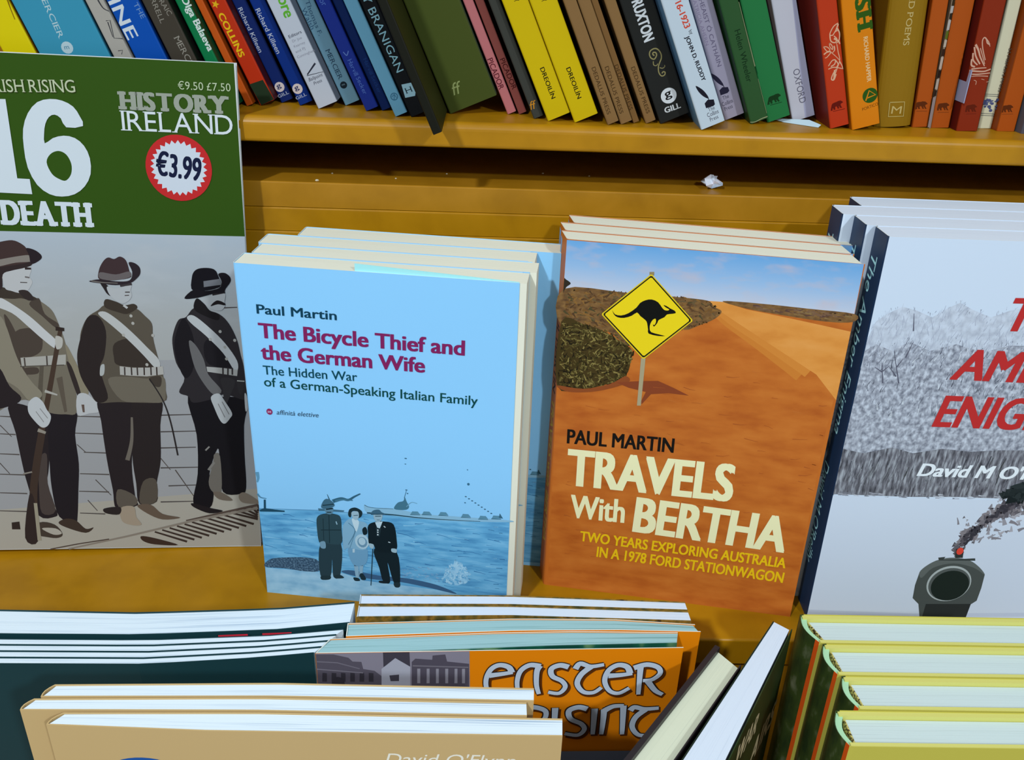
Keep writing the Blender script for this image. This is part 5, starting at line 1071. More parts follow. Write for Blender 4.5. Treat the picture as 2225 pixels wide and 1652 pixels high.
  ('e','spine_ornament',(92,98,140),4.92,10.11,0.79,0.36),
  ('e','spine_ornament',(92,98,140),0.56,15.73,1.21,0.56),
  ('e','spine_ornament',(92,98,140),2.6,16.26,1.39,0.6),
  ('p','spine_band',(52,50,60),[(0.3,0),(8,0),(8,0),(0.3,0)],0),
 ],
 'tb_bearD': [
  ('p','bear_mark',(104,46,14),[(0,12.9),(0,13.8),(0.1,14.4),(1.1,14.6),(2.2,14.7),(3.1,15),(3.7,14.9),(4.2,15),(4.6,14.8),(5.3,14.3),(6,13.8),(6,13.4),(5.3,13.3),(4.9,13),(5.2,12.3),(5.9,11.3),(6.4,11),(5.4,10.9),(4.6,11.8),(3.9,12.3),(4.4,11.5),(4.8,11),(3.9,10.8),(3.3,11.8),(2.7,12.4),(2.1,12.2),(2.3,11.4),(2.7,10.8),(1.6,10.7),(1.3,11.5),(0.8,11.8),(0.8,11.2),(1.2,10.7),(0,10.6),(0,11.8)],0),
  ('s','bear_mark',(150,70,24),[(0.5,9.6),(6.9,9.9)],0.35,0.35,0),
 ],
}

# ------------------------------------------------------------------ the bookcase
YS, ZT, ZB = 0.513, 0.26561, 0.25164
YR, ZR = 0.522, 0.22754
def floor_and_wall():
    mb = MB(); mb.box(-3, 3, -3, 0.80, -0.82, -0.80, mottled('floor_carpet', [(84, 80, 78), (104, 98, 94)], 30, rough=0.9)); o = mb.build('floor'); tag(o, kind='structure')
    mb = MB(); mb.box(-3, 3, 0.76, 0.80, -0.80, 1.9, mottled('wall_paint', [(196, 190, 178), (204, 198, 188)], 8, rough=0.8)); o = mb.build('wall_back'); tag(o, kind='structure')
floor_and_wall()
case = thing('bookcase', 'honey coloured wooden bookcase with one shelf of leaning books above a deep display ledge', 'bookcase', None, (0, 0.55, -0.80))
def case_part(name, mb, label=None):
    mb.v = [(x, y-0.55, z+0.80) for x, y, z in mb.v]; o = mb.build(name, case)
    if label: o['label'] = label
    return o
def profile_board(name, prof, x0, x1, m, label=None):
    mb = MB(); n = len(prof)
    v = [(x0, y, z) for y, z in prof]+[(x1, y, z) for y, z in prof]; f = [[i, i+n, (i+1) % n+n, (i+1) % n] for i in range(n)]
    tri = tessellate_polygon([[Vector((y, z, 0)) for y, z in prof]]); f += [list(t) for t in tri]+[[i+n for i in t][::-1] for t in tri]
    mb.add(v, f, m); o = case_part(name, mb, label)
    import bmesh
    bm = bmesh.new(); bm.from_mesh(o.data); bmesh.ops.recalc_face_normals(bm, faces=bm.faces); bm.to_mesh(o.data); bm.free()
    return o
def arc(cy, cz, r, a0, a1, n=6): return [(cy+r*math.cos(math.radians(a0+(a1-a0)*i/n)), cz+r*math.sin(math.radians(a0+(a1-a0)*i/n))) for i in range(n+1)]
profile_board('shelf', arc(YS+.0045, ZT-.0045, .0045, 180, 90)+[(0.74, ZT), (0.74, ZB)]+arc(YS+.002, ZB+.002, .002, 270, 180, 3), -0.62, 0.62, WOOD, 'upper shelf board with a rounded front edge')
zs = [ZR, 0.2125, 0.1985]+[0.1985-0.0152*k for k in range(1, 13)]
for k, (a, b) in enumerate(zip(zs, zs[1:]+[0.0])):
    y = YR-0.0009*k if k < 3 else YR-0.0027
    profile_board('back_board', arc(y+.0008, a-.0008, .0008, 180, 90, 3)+[(0.74, a), (0.74, b+.0003), (y, b+.0003)], -0.62, 0.62, WOOD if k else WOOD_DARK)
profile_board('display_ledge', arc(.4027+.0015, -.0015, .0015, 180, 90, 3)+[(0.74, 0), (0.74, -.018), (.4027, -.018)], -0.62, 0.62, WOOD, 'deep ledge the displayed books stand on')
mb = MB(); mb.box(-0.62, 0.62, 0.4085, 0.4265, -0.2, -0.018, WOOD_DARK); case_part('ledge_fascia', mb)
mb = MB(); mb.box(-0.62, 0.62, 0.10, 0.44, -0.22, -0.2, WOOD); case_part('lower_shelf', mb)
mb = MB(); mb.box(-0.62, 0.62, 0.18, 0.44, -0.80, -0.22, WOOD_DARK); case_part('plinth', mb)
mb = MB(); mb.box(-0.62, 0.62, 0.74, 0.758, -0.80, 0.62, WOOD_DARK); case_part('back_panel', mb)
for sx in (-0.64, 0.62):
    mb = MB(); mb.box(sx, sx+0.02, 0.42, 0.758, -0.80, 0.62, WOOD); case_part('side_panel', mb)

# ------------------------------------------------------------------ books on the upper shelf
def shelf_book(key, label, cover, sides=None, depth=0.11, height=0.178, pages=PAPER_CREAM, extra=None, name='paperback', rough=0.45, roundness=0.0):
    x, dy, w, lean = TOP_SHELF[key]
    x, dy, w = x*.001, dy*.001, w*.001
    a = math.radians(lean)
    M = Matrix.Translation((x, YS+dy, ZT+0.00005)) @ Matrix.Rotation(-a, 4, 'Y')
    r = thing(name, label, 'book', 'books leaning along the upper shelf', mat=M)
    front = ink(cover, rough, 0.10); side = ink(sides or cover, rough, 0.10); th = 0.0004; q = min(0.0008, w*.15)
    if roundness: sp = [(w*(0.5+0.5*math.cos(math.radians(t))), roundness*(1-math.sin(math.radians(t)))) for t in range(0, 181, 15)]
    else: sp = [(w, q), (w-q*.3, q*.3), (w-q, 0), (q, 0), (q*.3, q*.3), (0, q)]
    pts = [(w, depth)]+sp+[(0, depth)]
    mb = MB(); ribbon(mb, pts, th, 0, height, [side]+[front]*(len(sp)-1)+[side]); c = mb.build('cover', r)
    mb = MB(); page_block(mb, [(th*1.2, 0.0012+roundness*.6), (th*1.2, depth-.002)], [(w-th*1.2, 0.0012+roundness*.6), (w-th*1.2, depth-.002)], 0.0006, height-0.0006, pages, 4); mb.build('pages', r)
    if PRINT.get('tb_'+key): put_print(flat_face((0, 0, 0), (1, 0, 0), (0, 0, 1)), PRINT['tb_'+key], c)
    return r
SB = [
 ('yellow', 'bright yellow book at the far left of the upper shelf, above the green magazine', (244, 220, 10), (190, 130, 16), {}),  # side colour is the yellow with its shading painted in
 ('teal', 'wide turquoise spine with pale lettering and a round white mark, behind the green magazine', (64, 158, 190), (50, 120, 150), {}),
 ('beige', 'pale beige spine with dark line drawing, right of the wide turquoise book', (186, 178, 168), (206, 200, 192), {}),
 ('hine', 'vivid blue spine with large white capital letters, above the green magazine', (10, 84, 184), (8, 60, 140), {}),
 ('merc', 'dark taupe spine with faint grey lettering, left of the emerald green book', (72, 64, 54), (30, 26, 24), {}),  # near-black side colour stands for the shadow on that cover
 ('olga', 'emerald green spine with bold white name, beside the thin orange striped book', (16, 130, 76), (12, 90, 52), {}),
 ('stripe', 'thin orange striped book between the emerald green and the red spines', (214, 92, 24), (190, 84, 20), {}),
 ('collins', 'red spine with a yellow star, yellow capitals and dark green foot', (206, 54, 20), (96, 30, 34), {}),
 ('rk1', 'dark navy spine with white disc mark, left one of the matching navy pair', (18, 40, 106), (54, 22, 40), {}),
 ('rk2', 'dark navy spine with white disc mark, right one of the pair, beside the white book', (12, 50, 134), (12, 34, 90), {}),
 ('ore', 'white spine with a big green word and a pen drawing', (206, 210, 222), (150, 154, 170), {}),
 ('walsh', 'grey blue spine with a small black round mark, right of the white book', (122, 166, 188), (72, 110, 150), {}),
 ('harv1', 'royal blue spine with pale blue serif lettering, right of the grey blue book', (34, 56, 156), (24, 44, 130), {}),
 ('harv2', 'dark blue recessed spine in shade, left of the light blue one', (14, 40, 98), (10, 60, 130), {}),  # the shade it stands in is put into the darker blue
 ('thinblue', 'plain light blue spine with a small round emblem near its foot', (118, 180, 212), (80, 150, 190), {}),
 ('branigan', 'black spine with pale blue capitals and a square letter mark', (22, 24, 28), (18, 20, 22), {}),
 ('dangle', 'thin black book pulled out so its foot hangs over the shelf edge', (32, 32, 24), (58, 58, 22), dict(depth=0.10)),
 ('olive', 'very thick olive green book with two pale italic letters low on its spine', (78, 88, 34), (96, 132, 104), {}),
 ('pic1', 'thin salmon pink spine, left and lighter one of the pink pair', (212, 124, 126), (190, 104, 108), {}),
 ('pic2', 'thin darker pink spine, right one of the pink pair', (172, 92, 84), (130, 60, 50), {}),
 ('char', 'thin charcoal spine with an orange letter mark, left of the yellow pair', (70, 70, 64), (40, 38, 34), {}),
 ('dre1', 'yellow spine with black capitals, left one of the yellow pair', (230, 196, 8), (200, 190, 150), {}),
 ('dre2', 'yellow spine with black capitals, right one of the yellow pair, next to the brown books', (230, 196, 8), (200, 160, 10), {}),
 ('ded1', 'brown spine directly right of the yellow pair, first of the matching brown books', (150, 112, 68), (110, 78, 40), {}),
 ('ded2', 'brown spine pressed against the first brown one, second of the matching brown books', (150, 112, 68), (110, 78, 40), {}),
 ('ded3', 'narrow recessed brown spine in shadow, third of the matching brown books', (140, 100, 56), (100, 70, 34), {}),  # darker than its matching neighbours: shadow painted into the brown
 ('ded4', 'brown spine touching the thick black book, last of the matching brown books', (150, 112, 68), (110, 78, 40), {}),
 ('rux', 'thick black spine with white capitals, gold scroll and white disc', (42, 42, 40), (30, 30, 30), dict(rough=0.3)),
 ('ruddy', 'white spine with light blue side, red date and black quill mark', (214, 226, 238), (126, 178, 226), {}),
 ('cath', 'lavender grey spine with thin capitals and a quill mark', (178, 168, 188), (160, 150, 172), {}),
 ('wheel', 'worn dark green spine with scuffed edges and a handwritten style name', (52, 92, 50), (44, 84, 44), {}),
 ('bear1', 'bright green spine with a small dark bear mark', (42, 128, 70), (34, 104, 56), {}),
 ('oxf', 'white spine with a lavender strip and grey capitals, left of the red flower book', (216, 212, 224), (180, 150, 150), {}),
 ('red', 'scarlet spine with a pale flower drawing and a bear mark', (206, 62, 26), (140, 44, 36), {}),
 ('ish', 'bright orange spine with dark green capitals and a round green mark', (240, 138, 16), (206, 110, 10), {}),
 ('ochre', 'wide ochre spine with a rounded back and a boxed letter mark', (160, 118, 22), (140, 100, 20), dict(name='hardback', roundness=0.004)),
 ('bearA', 'burnt orange spine with bear mark, touching the wide ochre book', (192, 88, 22), (170, 74, 18), {}),
 ('patt', 'wafer thin booklet with a black and white patterned edge between two orange spines', (150, 130, 110), (110, 90, 70), dict(name='booklet')),
 ('bearB', 'burnt orange spine with bear mark, left of the dark red swan book', (192, 88, 22), (170, 74, 18), {}),
 ('swan', 'dark red spine with a pale swan drawing', (150, 48, 20), (110, 30, 22), {}),
 ('cream', 'cream spine with grey serif lettering, blue blots and double lines', (240, 232, 198), (220, 206, 150), {}),
 ('bearD', 'burnt orange spine with bear mark, right of the cream book', (192, 88, 22), (170, 74, 18), {}),
 ('grey', 'thin dark grey book standing right of the last burnt orange spine', (96, 92, 104), (110, 104, 112), {}),
 ('edge', 'vivid orange book at the far right end of the shelf, mostly out of view', (236, 112, 40), (210, 96, 30), {}),
]
TOP_SHELF['grey'] = (306.4, 22, 5.5, 0.4); TOP_SHELF['edge'] = (312.6, 14, 12, 0.2)
TOP_SHELF['dangle'] = (-29.7, -33, 4.7, 23)
TOP_SHELF['olive'] = (-23.7, 23.2, 28.6, 23.4)
for e in PRINT['tb_olive']: pass
PRINT['tb_olive'] = [(*e[:4], e[4]-7.4, e[5]+3.2, e[6]-7.4, e[7]+3.2, *e[8:]) for e in PRINT['tb_olive']]
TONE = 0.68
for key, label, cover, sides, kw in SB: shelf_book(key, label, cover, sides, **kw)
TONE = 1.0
mb = MB(); mb.box(.2681, .2686, YS+.0212, YS+.06, ZT+.016, ZT+.034, ink((150, 152, 180))); o = mb.build('paper_bookmark'); tag(o, 'pale lilac card tucked beside the dark red swan book', 'bookmark')

# slip of paper and crumbs
mb = MB(); v = [(0, 0, .0002), (.0165, -.0120, .0002), (.0185, -.0098, .0012), (.0140, -.0015, .0022), (-.0060, .0070, .0008)]
mb.add(v+[(x, y, z+.0002) for x, y, z in v], [(4, 3, 2, 1, 0), (5, 6, 7, 8, 9)]+[(i, (i+1) % 5, (i+1) % 5+5, i+5) for i in range(5)], ink((196, 216, 226)))
o = mb.build('paper_slip'); o.location = (0.1705, 0.5440, ZT); tag(o, 'pale blue slip of paper lying on the shelf under the lavender striped white book', 'paper')
rng = random.Random(5)
mb = MB(); n = 9; ring = []
for j, (rr, z) in enumerate(((.0015, .0002), (.0058, .0028), (.0040, .0058), (.0009, .0076))):
    for i in range(n):
        a = 6.283*i/n; q = rr*(1.35 if (i+j) % 2 else .62)*rng.uniform(.8, 1.15); ring.append((q*math.cos(a), q*math.sin(a), z+rng.uniform(-.0006, .0006)*(j > 0)))
mb.add(ring, [(j*n+i, j*n+(i+1) % n, (j+1)*n+(i+1) % n, (j+1)*n+i) for j in range(3) for i in range(n)]+[list(range(27, 36)), list(range(8, -1, -1))], mottled('crumpled_tissue', [(206, 222, 236), (232, 228, 240), (150, 190, 226)], 160, rough=0.7))
o = mb.build('crumpled_paper'); o.location = (0.1309, 0.5369, ZR+.0001); tag(o, 'small crumpled star of white paper on the board under the shelf', 'paper')
for x, y, s in ((-.0998, .5268, .0011), (-.0935, .5432, .0007), (-.0553, .5363, .0006), (-.0260, .5505, .0007), (.0324, .5588, .0008), (.0604, .5557, .0007)):
    mb = MB(); m = ink((214, 208, 186)); k = [(s*math.cos(a)*rng.uniform(.7, 1.2), s*math.sin(a)*rng.uniform(.5, .9), 0) for a in (0, 1, 2, 3, 4, 5)]
    mb.add([(a, b, 0) for a, b, c in k]+[(a*.6, b*.6, s*.5) for a, b, c in k], [(i, (i+1) % 6, (i+1) % 6+6, i+6) for i in range(6)]+[(6, 7, 8, 9, 10, 11), (5, 4, 3, 2, 1, 0)], m)
    o = mb.build('paper_crumb'); o.location = (x, y, ZR); tag(o, 'tiny pale crumb of paper on the board below the upper shelf', 'crumb', 'paper crumbs on the board')

# ------------------------------------------------------------------ displayed books on the ledge
def display_book(name, label, group, M, W, T, H, front, spine, pages, wp=None, cat='book', skew=0.0, page_drop=0.0003, th=0.0003, r=0.0012):
    root = thing(name, label, cat, group, mat=M)
    pts = [(x-skew*y, y) for x, y in ((W, 0), (r, 0), (r*.3, r*.3), (0, r), (0, T-r), (r*.3, T-r*.3), (r, T), (W, T))]
    mb = MB(); ribbon(mb, pts, th, 0, H, [front, front, spine, spine, spine, spine, front], CARD); c = mb.build('cover', root)
    wp = wp or W-.0008
    mb = MB(); page_block(mb, [(th*1.5, th*1.3), (wp, th*1.3)], [(th*1.5-skew*T, T-th*1.3), (wp-skew*T*.6, T-th*1.3)], .0006, H-page_drop, pages, 12); mb.build('pages', root)
    return root, c
def at(M, u, d, lift=0.0): return M @ Matrix.Translation((u, d, lift))
CARD = ink((226, 226, 214))
FRONT = flat_face((0, 0, 0), (1, 0, 0), (0, 0, 1))

# green magazine on the left
Mm = frame(-.1412, .4814, 0.0, 5.34, 6.0, -1.53); Mm = Mm @ Matrix.Translation((-.21, 0, 0))
root, c = display_book('magazine', 'green magazine with a sepia photograph of soldiers and a round red price sticker', None, Mm, .21, .0042, .2946, ink((196, 198, 200)), ink((60, 90, 30)), PAPER_WHITE, .2088, 'magazine')
TONE = 0.74
put_print(FRONT, PRINT['mag'], c, labels={'price_sticker': 'round red and white price sticker with a zigzag rim', 'cover_photograph': 'sepia photograph of three uniformed men in slouch hats', 'masthead': 'masthead in slab capitals', 'issue_number': 'big white number'})

TONE = 1.0
# pale blue paperbacks
Mb = frame(-.1276, .4369, 0, -6.85, .31)
BLUE = ink((145, 206, 250), 0.45, 0.15)
root, c = display_book('paperback', 'pale blue paperback with a seaside photograph, front copy of its stack', 'copies of the pale blue seaside paperback', Mb, .1443, .0158, .2086, BLUE, BLUE, PAPER_CREAM, .1478)
put_print(FRONT, PRINT['blue'], c, labels={'cover_picture': 'blue toned photograph of three people on a beach with ships', 'title': 'title in bold magenta letters'})
mb = MB(); v = [(.0610, .0008, .12), (.1440, .0008, .12), (.1440, .0008, .2087), (.0620, .0012, .2122)]
mb.add(v+[(x, y+.0003, z) for x, y, z in v], [(0, 1, 2, 3), (7, 6, 5, 4), (3, 2, 6, 7), (0, 3, 7, 4), (1, 5, 6, 2)], ink((168, 232, 236))); fl = mb.build('cover_flap', root); fl['label'] = 'pale turquoise flap leaf showing above the cover'
front_blue = root
for u, k, lab in ((.0035, 1, 'second copy of the pale blue paperback, right behind the front one'), (.0012, 2, 'third copy of the pale blue paperback, counting from the front'), (.0175, 3, 'rearmost pale blue paperback, pushed to the right so its shaded cover shows')):
    q = copy_tree(front_blue); q.matrix_world = at(Mb, u, .0163*k); q['label'] = lab
    for ch in list(q.children):
        if ch.name.startswith('cover_flap'): bpy.data.objects.remove(ch)

# orange travel paperbacks
Mo = frame(.0393, .4488, 0, -9.9, 1.83)
ORANGE = ink((193, 105, 38), 0.45, 0.15)
root, c = display_book('paperback', 'orange paperback with a yellow kangaroo road sign, front copy of its stack', 'copies of the orange outback paperback', Mo, .1488, .0155, .2203, ORANGE, ORANGE, PAPER_CREAM, .1476, skew=.29)
put_print(FRONT, PRINT['orange'], c, labels={'road_sign': 'yellow diamond road sign with a black leaping kangaroo', 'title': 'title in large cream capitals', 'subtitle': 'subtitle in yellow capitals'})
put_print(flat_face((-.29*.0155, .0155, 0), Vector((.29, -1, 0)).normalized(), (0, 0, 1)), PRINT['orange_spine'], c)
for u, k, lab in ((-.0014, 1, 'middle copy of the orange paperback, behind the front one'), (.0026, 2, 'rearmost copy of the orange paperback, nearest the back boards')):
    q = copy_tree(root); q.matrix_world = at(Mo, u-.001*k, .0162*k); q['label'] = lab

# grey white thriller paperbacks on the right
Ma = frame(.1954, .4223, 0, -1.02, 1.78)
NAVY = ink((30, 54, 88), 0.42, 0.2); FROST = ink((206, 218, 236), 0.45, 0.15)
root, c = display_book('paperback', 'pale winter paperback with a gun muzzle and red title, front copy of its stack', 'copies of the pale winter paperback', Ma, .156, .0195, .235, FROST, NAVY, PAPER_COOL, .1548, r=.0014)
put_print(FRONT, PRINT['amber'], c, labels={'cover_picture': 'winter trees, snow and a smoking gun muzzle', 'title': 'title in red italic capitals'})
put_print(flat_face((0, .0195, 0), (0, -1, 0), (0, 0, 1)), PRINT['amber_spine'], c)
for u, d, lab in ((-.0040, .0202, 'second copy of the pale winter paperback, navy spine beside the front one'), (-.0095, .0404, 'third copy of the pale winter paperback, its navy spine sticking out furthest left'), (.0070, .0606, 'rearmost pale winter paperback, set back to the right')):
    q = copy_tree(root); q.matrix_world = at(Ma, u, d); q['label'] = lab

# ------------------------------------------------------------------ front row on the lower shelf
Z0 = -0.1999
def row_book(name, label, group, front, back, z1, cov, spine, pages, cat='book', th=0.0005, drop=0.0004, wp=0.0, bulge=0.0, pages_front=None):
    cx, cy = front[0]; root = thing(name, label, cat, group, (cx, cy, Z0))
    L = lambda P: [(x-cx, y-cy) for x, y in P]
    fr, bk = resample(L(front), 14), resample(L(back), 14)
    a, b = Vector(fr[0]), Vector(bk[0]); sp = []
    for t in (.06, .25, .5, .75, .94):
        p = a.lerp(b, t); sp.append((p.x-bulge*math.sin(math.pi*t), p.y))
    pts = fr[::-1]+sp+bk
    mb = MB(); n = len(pts)-1; mats = [cov]*13+[spine]*6+[cov]*13
    ribbon(mb, pts, th, 0, z1-Z0, mats[:n], CARD if cat == 'booklet' else None); c = mb.build('cover', root)
    ib, io = offset_line(fr, -th*1.15), offset_line(bk, th*1.15)
    pf = resample(L(pages_front), 14) if pages_front else ib
    pf = [(x+(th*1.3 if i == 0 else 0)-(wp if i == 13 else 0), y) for i, (x, y) in enumerate(pf)]; pb = [(x+(th*1.3 if i == 0 else 0)-(wp if i == 13 else 0), y) for i, (x, y) in enumerate(io)]
    mb = MB(); page_block(mb, pf, pb, .0005, z1-Z0-drop, pages, 14); mb.build('pages', root)
    return root, c
def inset(P, dy): return [(x, y+dy) for x, y in P]
BROWNPIC = mottled('printed_battle_picture', [(40, 52, 34), (96, 84, 40), (150, 112, 44), (60, 44, 26)], 120, (1, 1, 1), 5)
PICT = 'slim picture books in the middle of the front row'
r1b = [(-.0620, .3774), (.0140, .3788), (.1079, .3762)]; r1f = [(-.0617, .3694), (.0140, .3712), (.1082, .3693)]; r2f = [(-.0616, .3602), (.0140, .3632), (.1085, .3615)]
row_book('paperback', 'white paged paperback at the very back of the middle front stack', 'white paged paperbacks behind the orange covers', inset(r1f, .0004), r1b, .05, BROWNPIC, ink((206, 214, 220)), PAPER_COOL)
row_book('paperback', 'white paged paperback with a dark picture cover, second in the middle front stack', 'white paged paperbacks behind the orange covers', r2f, inset(r1f, -.0004), .05, BROWNPIC, ink((206, 214, 220)), PAPER_COOL)
EO = ink((238, 134, 10), 0.42, 0.15)
cb = [(-.0655, .3556), (.0200, .3612), (.0700, .3618), (.1099, .3592)]; cf = [(-.0650, .3462), (.0200, .3524), (.0700, .3540), (.1118, .3537)]
row_book('booklet', 'orange booklet with tinted page edges, behind the front orange one', 'orange history booklets', cf, cb, .05, EO, ink((198, 216, 220)), PAPER_TEAL, 'booklet', wp=.0010)
df = [(-.0779, .3344), (.1010, .3422)]; db = [(-.0725, .3444), (.0100, .3508), (.0500, .3527), (.1000, .3531)]; dp = [(-.0779, .3350), (-.0309, .3378), (.0363, .3432), (.0985, .3466)]
root, c = row_book('booklet', 'orange booklet with silver uncial lettering and a photograph of ruined houses', 'orange history booklets', df, db, .05, EO, ink((198, 216, 220)), PAPER_TEAL, 'booklet', pages_front=dp)
GR = mottled('printed_green_page', [(14, 74, 60), (20, 92, 70), (96, 140, 96)], 70, (1, 1, .4), 2, lo=.4, hi=.66)
mb = MB(); q = [(x+.0779, y-.3344-.0004) for x, y in dp]; ribbon(mb, resample(q[1:], 10), .0003, .1, .2494, GR); o = mb.build('inside_page', root); o['label'] = 'dark green inside page showing behind the bent cover'
a0, b0 = Vector((-.0779, .3344)), Vector((.1010, .3422)); dirv = (b0-a0).normalized()
DL = resample([(x+.0779, y-.3344) for x, y in df], 60)
def curved(u, v, k):
    s = max(0.0, min(1.0, u/(b0-a0).length))*59; i = min(58, int(s)); p, q = Vector(DL[i]), Vector(DL[i+1]); d = (q-p).normalized(); p = p.lerp(q, s-i); nrm = Vector((d.y, -d.x))
    e = u-max(0.0, min((b0-a0).length, u))
    return Vector((p.x+nrm.x*k+d.x*e, p.y+nrm.y*k+d.y*e, v))
put_print(curved, PRINT['easter'], c, base=6e-5, step=8e-6, labels={'title': 'silver uncial lettering with dark shadows', 'cover_photograph': 'grey photograph of ruined houses'})

DARK = ink((26, 60, 66), 0.42, 0.18)
xb = [(-.3000, .3615), (-.2391, .3611), (-.1709, .3608), (-.1031, .3657), (-.0643, .3716)]; xf = [(-.2930, .3440), (-.2310, .3439), (-.1650, .3448), (-.1000, .3500), (-.0646, .3560)]
root, c = row_book('paperback', 'thick white paged paperback with a dark red marked cover at the back left', None, xf, xb, .05, DARK, DARK, PAPER_WHITE, drop=.0006)
for x in (-.1270, -.1060):
    mb = MB(); ribbon(mb, [(x+.014+.2930, .34705+(x+.13)*.085-.3440-.0004), (x+.2930, .34585+(x+.13)*.085-.3440-.0004)], -.0003, .215, .2497, ink((206, 40, 58))); o = mb.build('red_print', c); o['label'] = 'red patch printed on the dark cover'
sb = [(-.2960, .3406), (-.2295, .3408), (-.1600, .3418), (-.1000, .3465), (-.0670, .3515)]; sf = [(-.2880, .3245), (-.2221, .3251), (-.1550, .3262), (-.1050, .3315), (-.0788, .3354)]
def mixl(t): return [(a[0]+(b[0]-a[0])*t, a[1]+(b[1]-a[1])*t) for a, b in zip(sb, sf)]
for k, lab in enumerate(('slim dark covered booklet furthest back of the four at the left', 'slim dark covered booklet, second from the back of the four at the left', 'slim dark covered booklet, third from the back of the four at the left', 'slim dark teal booklet, foremost of the four at the left, its blank cover showing')):
    row_book('booklet', lab, 'slim dark booklets at the left of the front row', inset(mixl((k+.985)/4), 0), mixl((k+.015)/4), .05-.0002*k, DARK, DARK, PAPER_WHITE, th=.00022)

BEIGE = ink((203, 171, 120), 0.45, 0.15)
bg_ = 'large beige softbacks in the foreground'
b1b = [(-.1735, .2829), (-.0837, .2856), (.0238, .2848)]; b1f = [(-.1764, .2762), (-.0837, .2782), (.0235, .2778)]
b2b = [(-.1785, .2752), (-.0900, .2775), (.0204, .2770)]; b2f = [(-.1815, .2692), (-.0900, .2706), (.0204, .2698)]
b3b = [(-.1640, .2682), (-.0900, .2697), (.0347, .2687)]; b3f = [(-.1681, .2620), (-.1052, .2600), (.0342, .2598)]
row_book('softback', 'beige softback with white pages, rearmost of the three in the foreground', bg_, b1f, b1b, .08, BEIGE, BEIGE, PAPER_WHITE, bulge=.0012)
row_book('softback', 'beige softback with white pages, middle one of the three and furthest left', bg_, b2f, b2b, .08, BEIGE, BEIGE, PAPER_WHITE, bulge=.0012)
root, c = row_book('softback', 'beige softback with a blue round emblem, foremost of the three at the bottom', bg_, b3f, b3b, .08, BEIGE, BEIGE, PAPER_WHITE, bulge=.0012)
BL = resample([(x+.1681, y-.2620) for x, y in b3f], 60); LW = math.hypot(.2023, .0022)
def beige_face(u, v, k):
    s = max(0.0, min(1.0, u/LW))*59; i = min(58, int(s)); p, q = Vector(BL[i]), Vector(BL[i+1]); d = (q-p).normalized(); p = p.lerp(q, s-i); nrm = Vector((d.y, -d.x)); e = u-max(0.0, min(LW, u))
    return Vector((p.x+nrm.x*k+d.x*e, p.y+nrm.y*k+d.y*e, v))
put_print(beige_face, PRINT['beige'], c, base=6e-5)

# leaning pair, edge on
def lerp2(a, b, t): return (a[0]+(b[0]-a[0])*t, a[1]+(b[1]-a[1])*t)
def edge_book(name, label, left, right, z1, cov_l, cov_r, pages, th_l, th_r, right_cover=None, left_cover=None, shade=None, drop=0.0004):
    cx, cy = left[1]; root = thing(name, label, 'book', None, (cx, cy, Z0)); L = lambda P: [(x-cx, y-cy) for x, y in P]
    mb = MB(); ribbon(mb, L(left_cover or left), -th_l, 0, z1-Z0, cov_l); mb.build('cover' if th_l < .001 else 'cover_board', root)
    mb = MB(); ribbon(mb, L(right_cover or right), th_r, 0, z1-Z0, cov_r); c = mb.build('cover' if th_r < .001 else 'cover_board', root)
    lf = L(left); rt = L(right)
    mb = MB(); page_block(mb, offset_line(lf, -th_l-.0002) if not left_cover else lf, offset_line(rt, th_r+.0002) if not right_cover else rt, .0005, z1-Z0-drop, pages, 6); mb.build('pages', root)
    return root, c
wl = [(.1510, .3626), (.0877, .2748), (.0700, .2505)]; wr = [(.1577, .3566), (.1066, .2751), (.0912, .2505)]; wc = [(.1593, .3567), (.1090, .2760), (.0931, .2505)]
DG = mottled('printed_dark_green_cover', [(20, 30, 16), (34, 56, 26), (48, 60, 30)], 40, rough=0.35, spec=0.3)
root, c = edge_book('paperback', 'dark green paperback with beige capitals, seen edge on and leaning by the hardbacks', wl, wr, .05, ink((40, 52, 40)), DG, PAPER_COOL, .0004, .0005, right_cover=wc)
wo = Vector((.1090, .2760))-Vector(wl[1]); wd = (Vector((.1593, .3567))-Vector((.1090, .2760))).normalized()
put_print(flat_face((wo.x, wo.y, 0), (wd.x, wd.y, 0), (0, 0, 1)), PRINT['war'], c, base=6e-5)
kl = [(.1178, .3440), (.0640, .2745), (.0456, .2505)]; kr = [(.1270, .3310), (.0850, .2745), (.0668, .2505)]
BLK = ink((40, 34, 38), 0.4, 0.3)
root, c = edge_book('hardback', 'black hardback with cream pages, seen edge on beside the orange booklet', kl, kr, .05, BLK, BLK, paper('ivory_pages', (218, 220, 196), (196, 200, 180)), .0026, .0006, left_cover=[(.1178-.0006, .3440+.0006), (.0640-.0006, .2745+.0006), (.0456-.0006, .2505+.0006)], drop=.003)

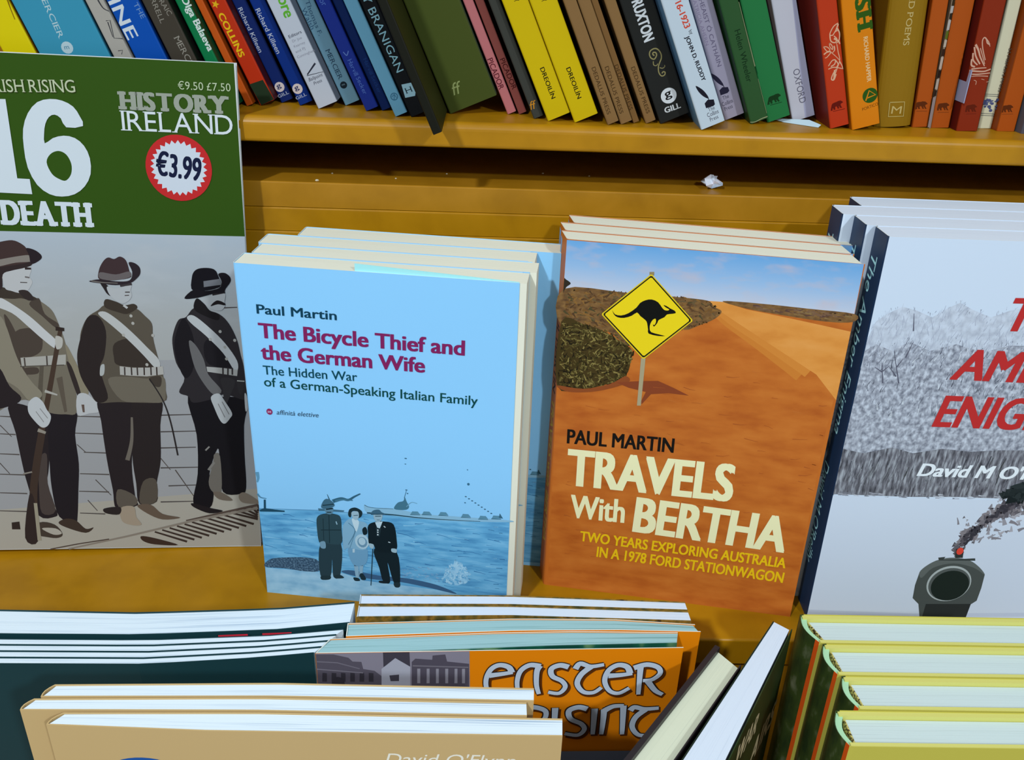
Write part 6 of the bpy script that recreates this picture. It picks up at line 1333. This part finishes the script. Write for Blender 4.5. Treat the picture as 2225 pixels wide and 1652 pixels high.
# yellow hardbacks
OLIVE = ink((196, 186, 80), 0.45, 0.15); YB = ink((214, 208, 116), 0.5, 0.15); MINT = ink((176, 220, 178), 0.5, 0.22); STR = ink((216, 84, 24)); JD = mottled('printed_leaf_spine', [(40, 54, 26), (58, 72, 30), (120, 124, 96)], 120, (1, 1, .5), 4, lo=.35, hi=.75)
HB = mottled('stitched_headband', [(70, 52, 30), (206, 190, 110)], 900, (1, 1, 1), 1, lo=.45, hi=.5)
def yellow_book(label, bl, fl, z1):
    root = thing('hardback', label, 'book', 'yellow edged hardbacks at the right of the front row', (bl[0], bl[1], Z0))
    Wd = .132; h = z1-Z0; fx, fy = fl[0]-bl[0], fl[1]-bl[1]; bd = .0024
    sp = []
    for i in range(11):
        t = i/10; b = .0030*math.sin(math.pi*min(1, t*1.02)); sp.append((fx*(1-t)-b, fy*(1-t)))
    mb = MB(); ribbon(mb, [(Wd, fy), (fx+.001, fy)], bd, 0, h-.0004, YB); mb.build('cover_board', root)
    mb = MB(); ribbon(mb, [(.001, 0), (Wd, 0)], bd, 0, h-.0004, YB); mb.build('cover_board', root)
    mb = MB(); q = offset_line(sp, .0003); ribbon(mb, q, .0032, 0, h-.0012, MINT); s = mb.build('spine', root); s['label'] = 'mint green top of the rounded spine'
    pts = [(Wd, fy-.0003), (fx+.002, fy-.0003)]+sp+[(.002, .0003), (Wd, .0003)]
    mats = [OLIVE, OLIVE, STR]+[JD]*9+[JD, OLIVE]
    mb = MB(); ribbon(mb, pts, .0003, 0, h, mats[:len(pts)-1]); mb.build('dust_jacket', root)
    x0 = .0062; q2 = [(x+x0, y) for x, y in sp]; pf = [(fx+x0-.0015, fy+bd+.0003), (Wd-.002, fy+bd+.0003)]; pb = [(x0-.002, -bd-.0003), (Wd-.002, -bd-.0003)]
    mb = MB(); page_block(mb, pf, pb, .002, h-.0028, PAPER_YELLOWED, 12); mb.build('pages', root)
    mb = MB(); ribbon(mb, [(fx+x0-.0019, fy+bd+.0012), (x0-.0024, -bd-.0010)], -.0007, h-.010, h-.0020, HB); o = mb.build('headband', root); o['label'] = 'dark stitched headband'
    return root
for bl, fl, lab in (((.1664, .3678), (.1701, .3474), 'yellow edged hardback at the back of the four, touching the winter paperback'), ((.1715, .3464), (.1721, .3258), 'yellow edged hardback, second from the back of the four'), ((.1737, .3248), (.1748, .3046), 'yellow edged hardback, third from the back and furthest right'), ((.1637, .3034), (.1633, .2834), 'yellow edged hardback at the front of the four, its plain yellow cover showing')):
    yellow_book(lab, bl, fl, .05)
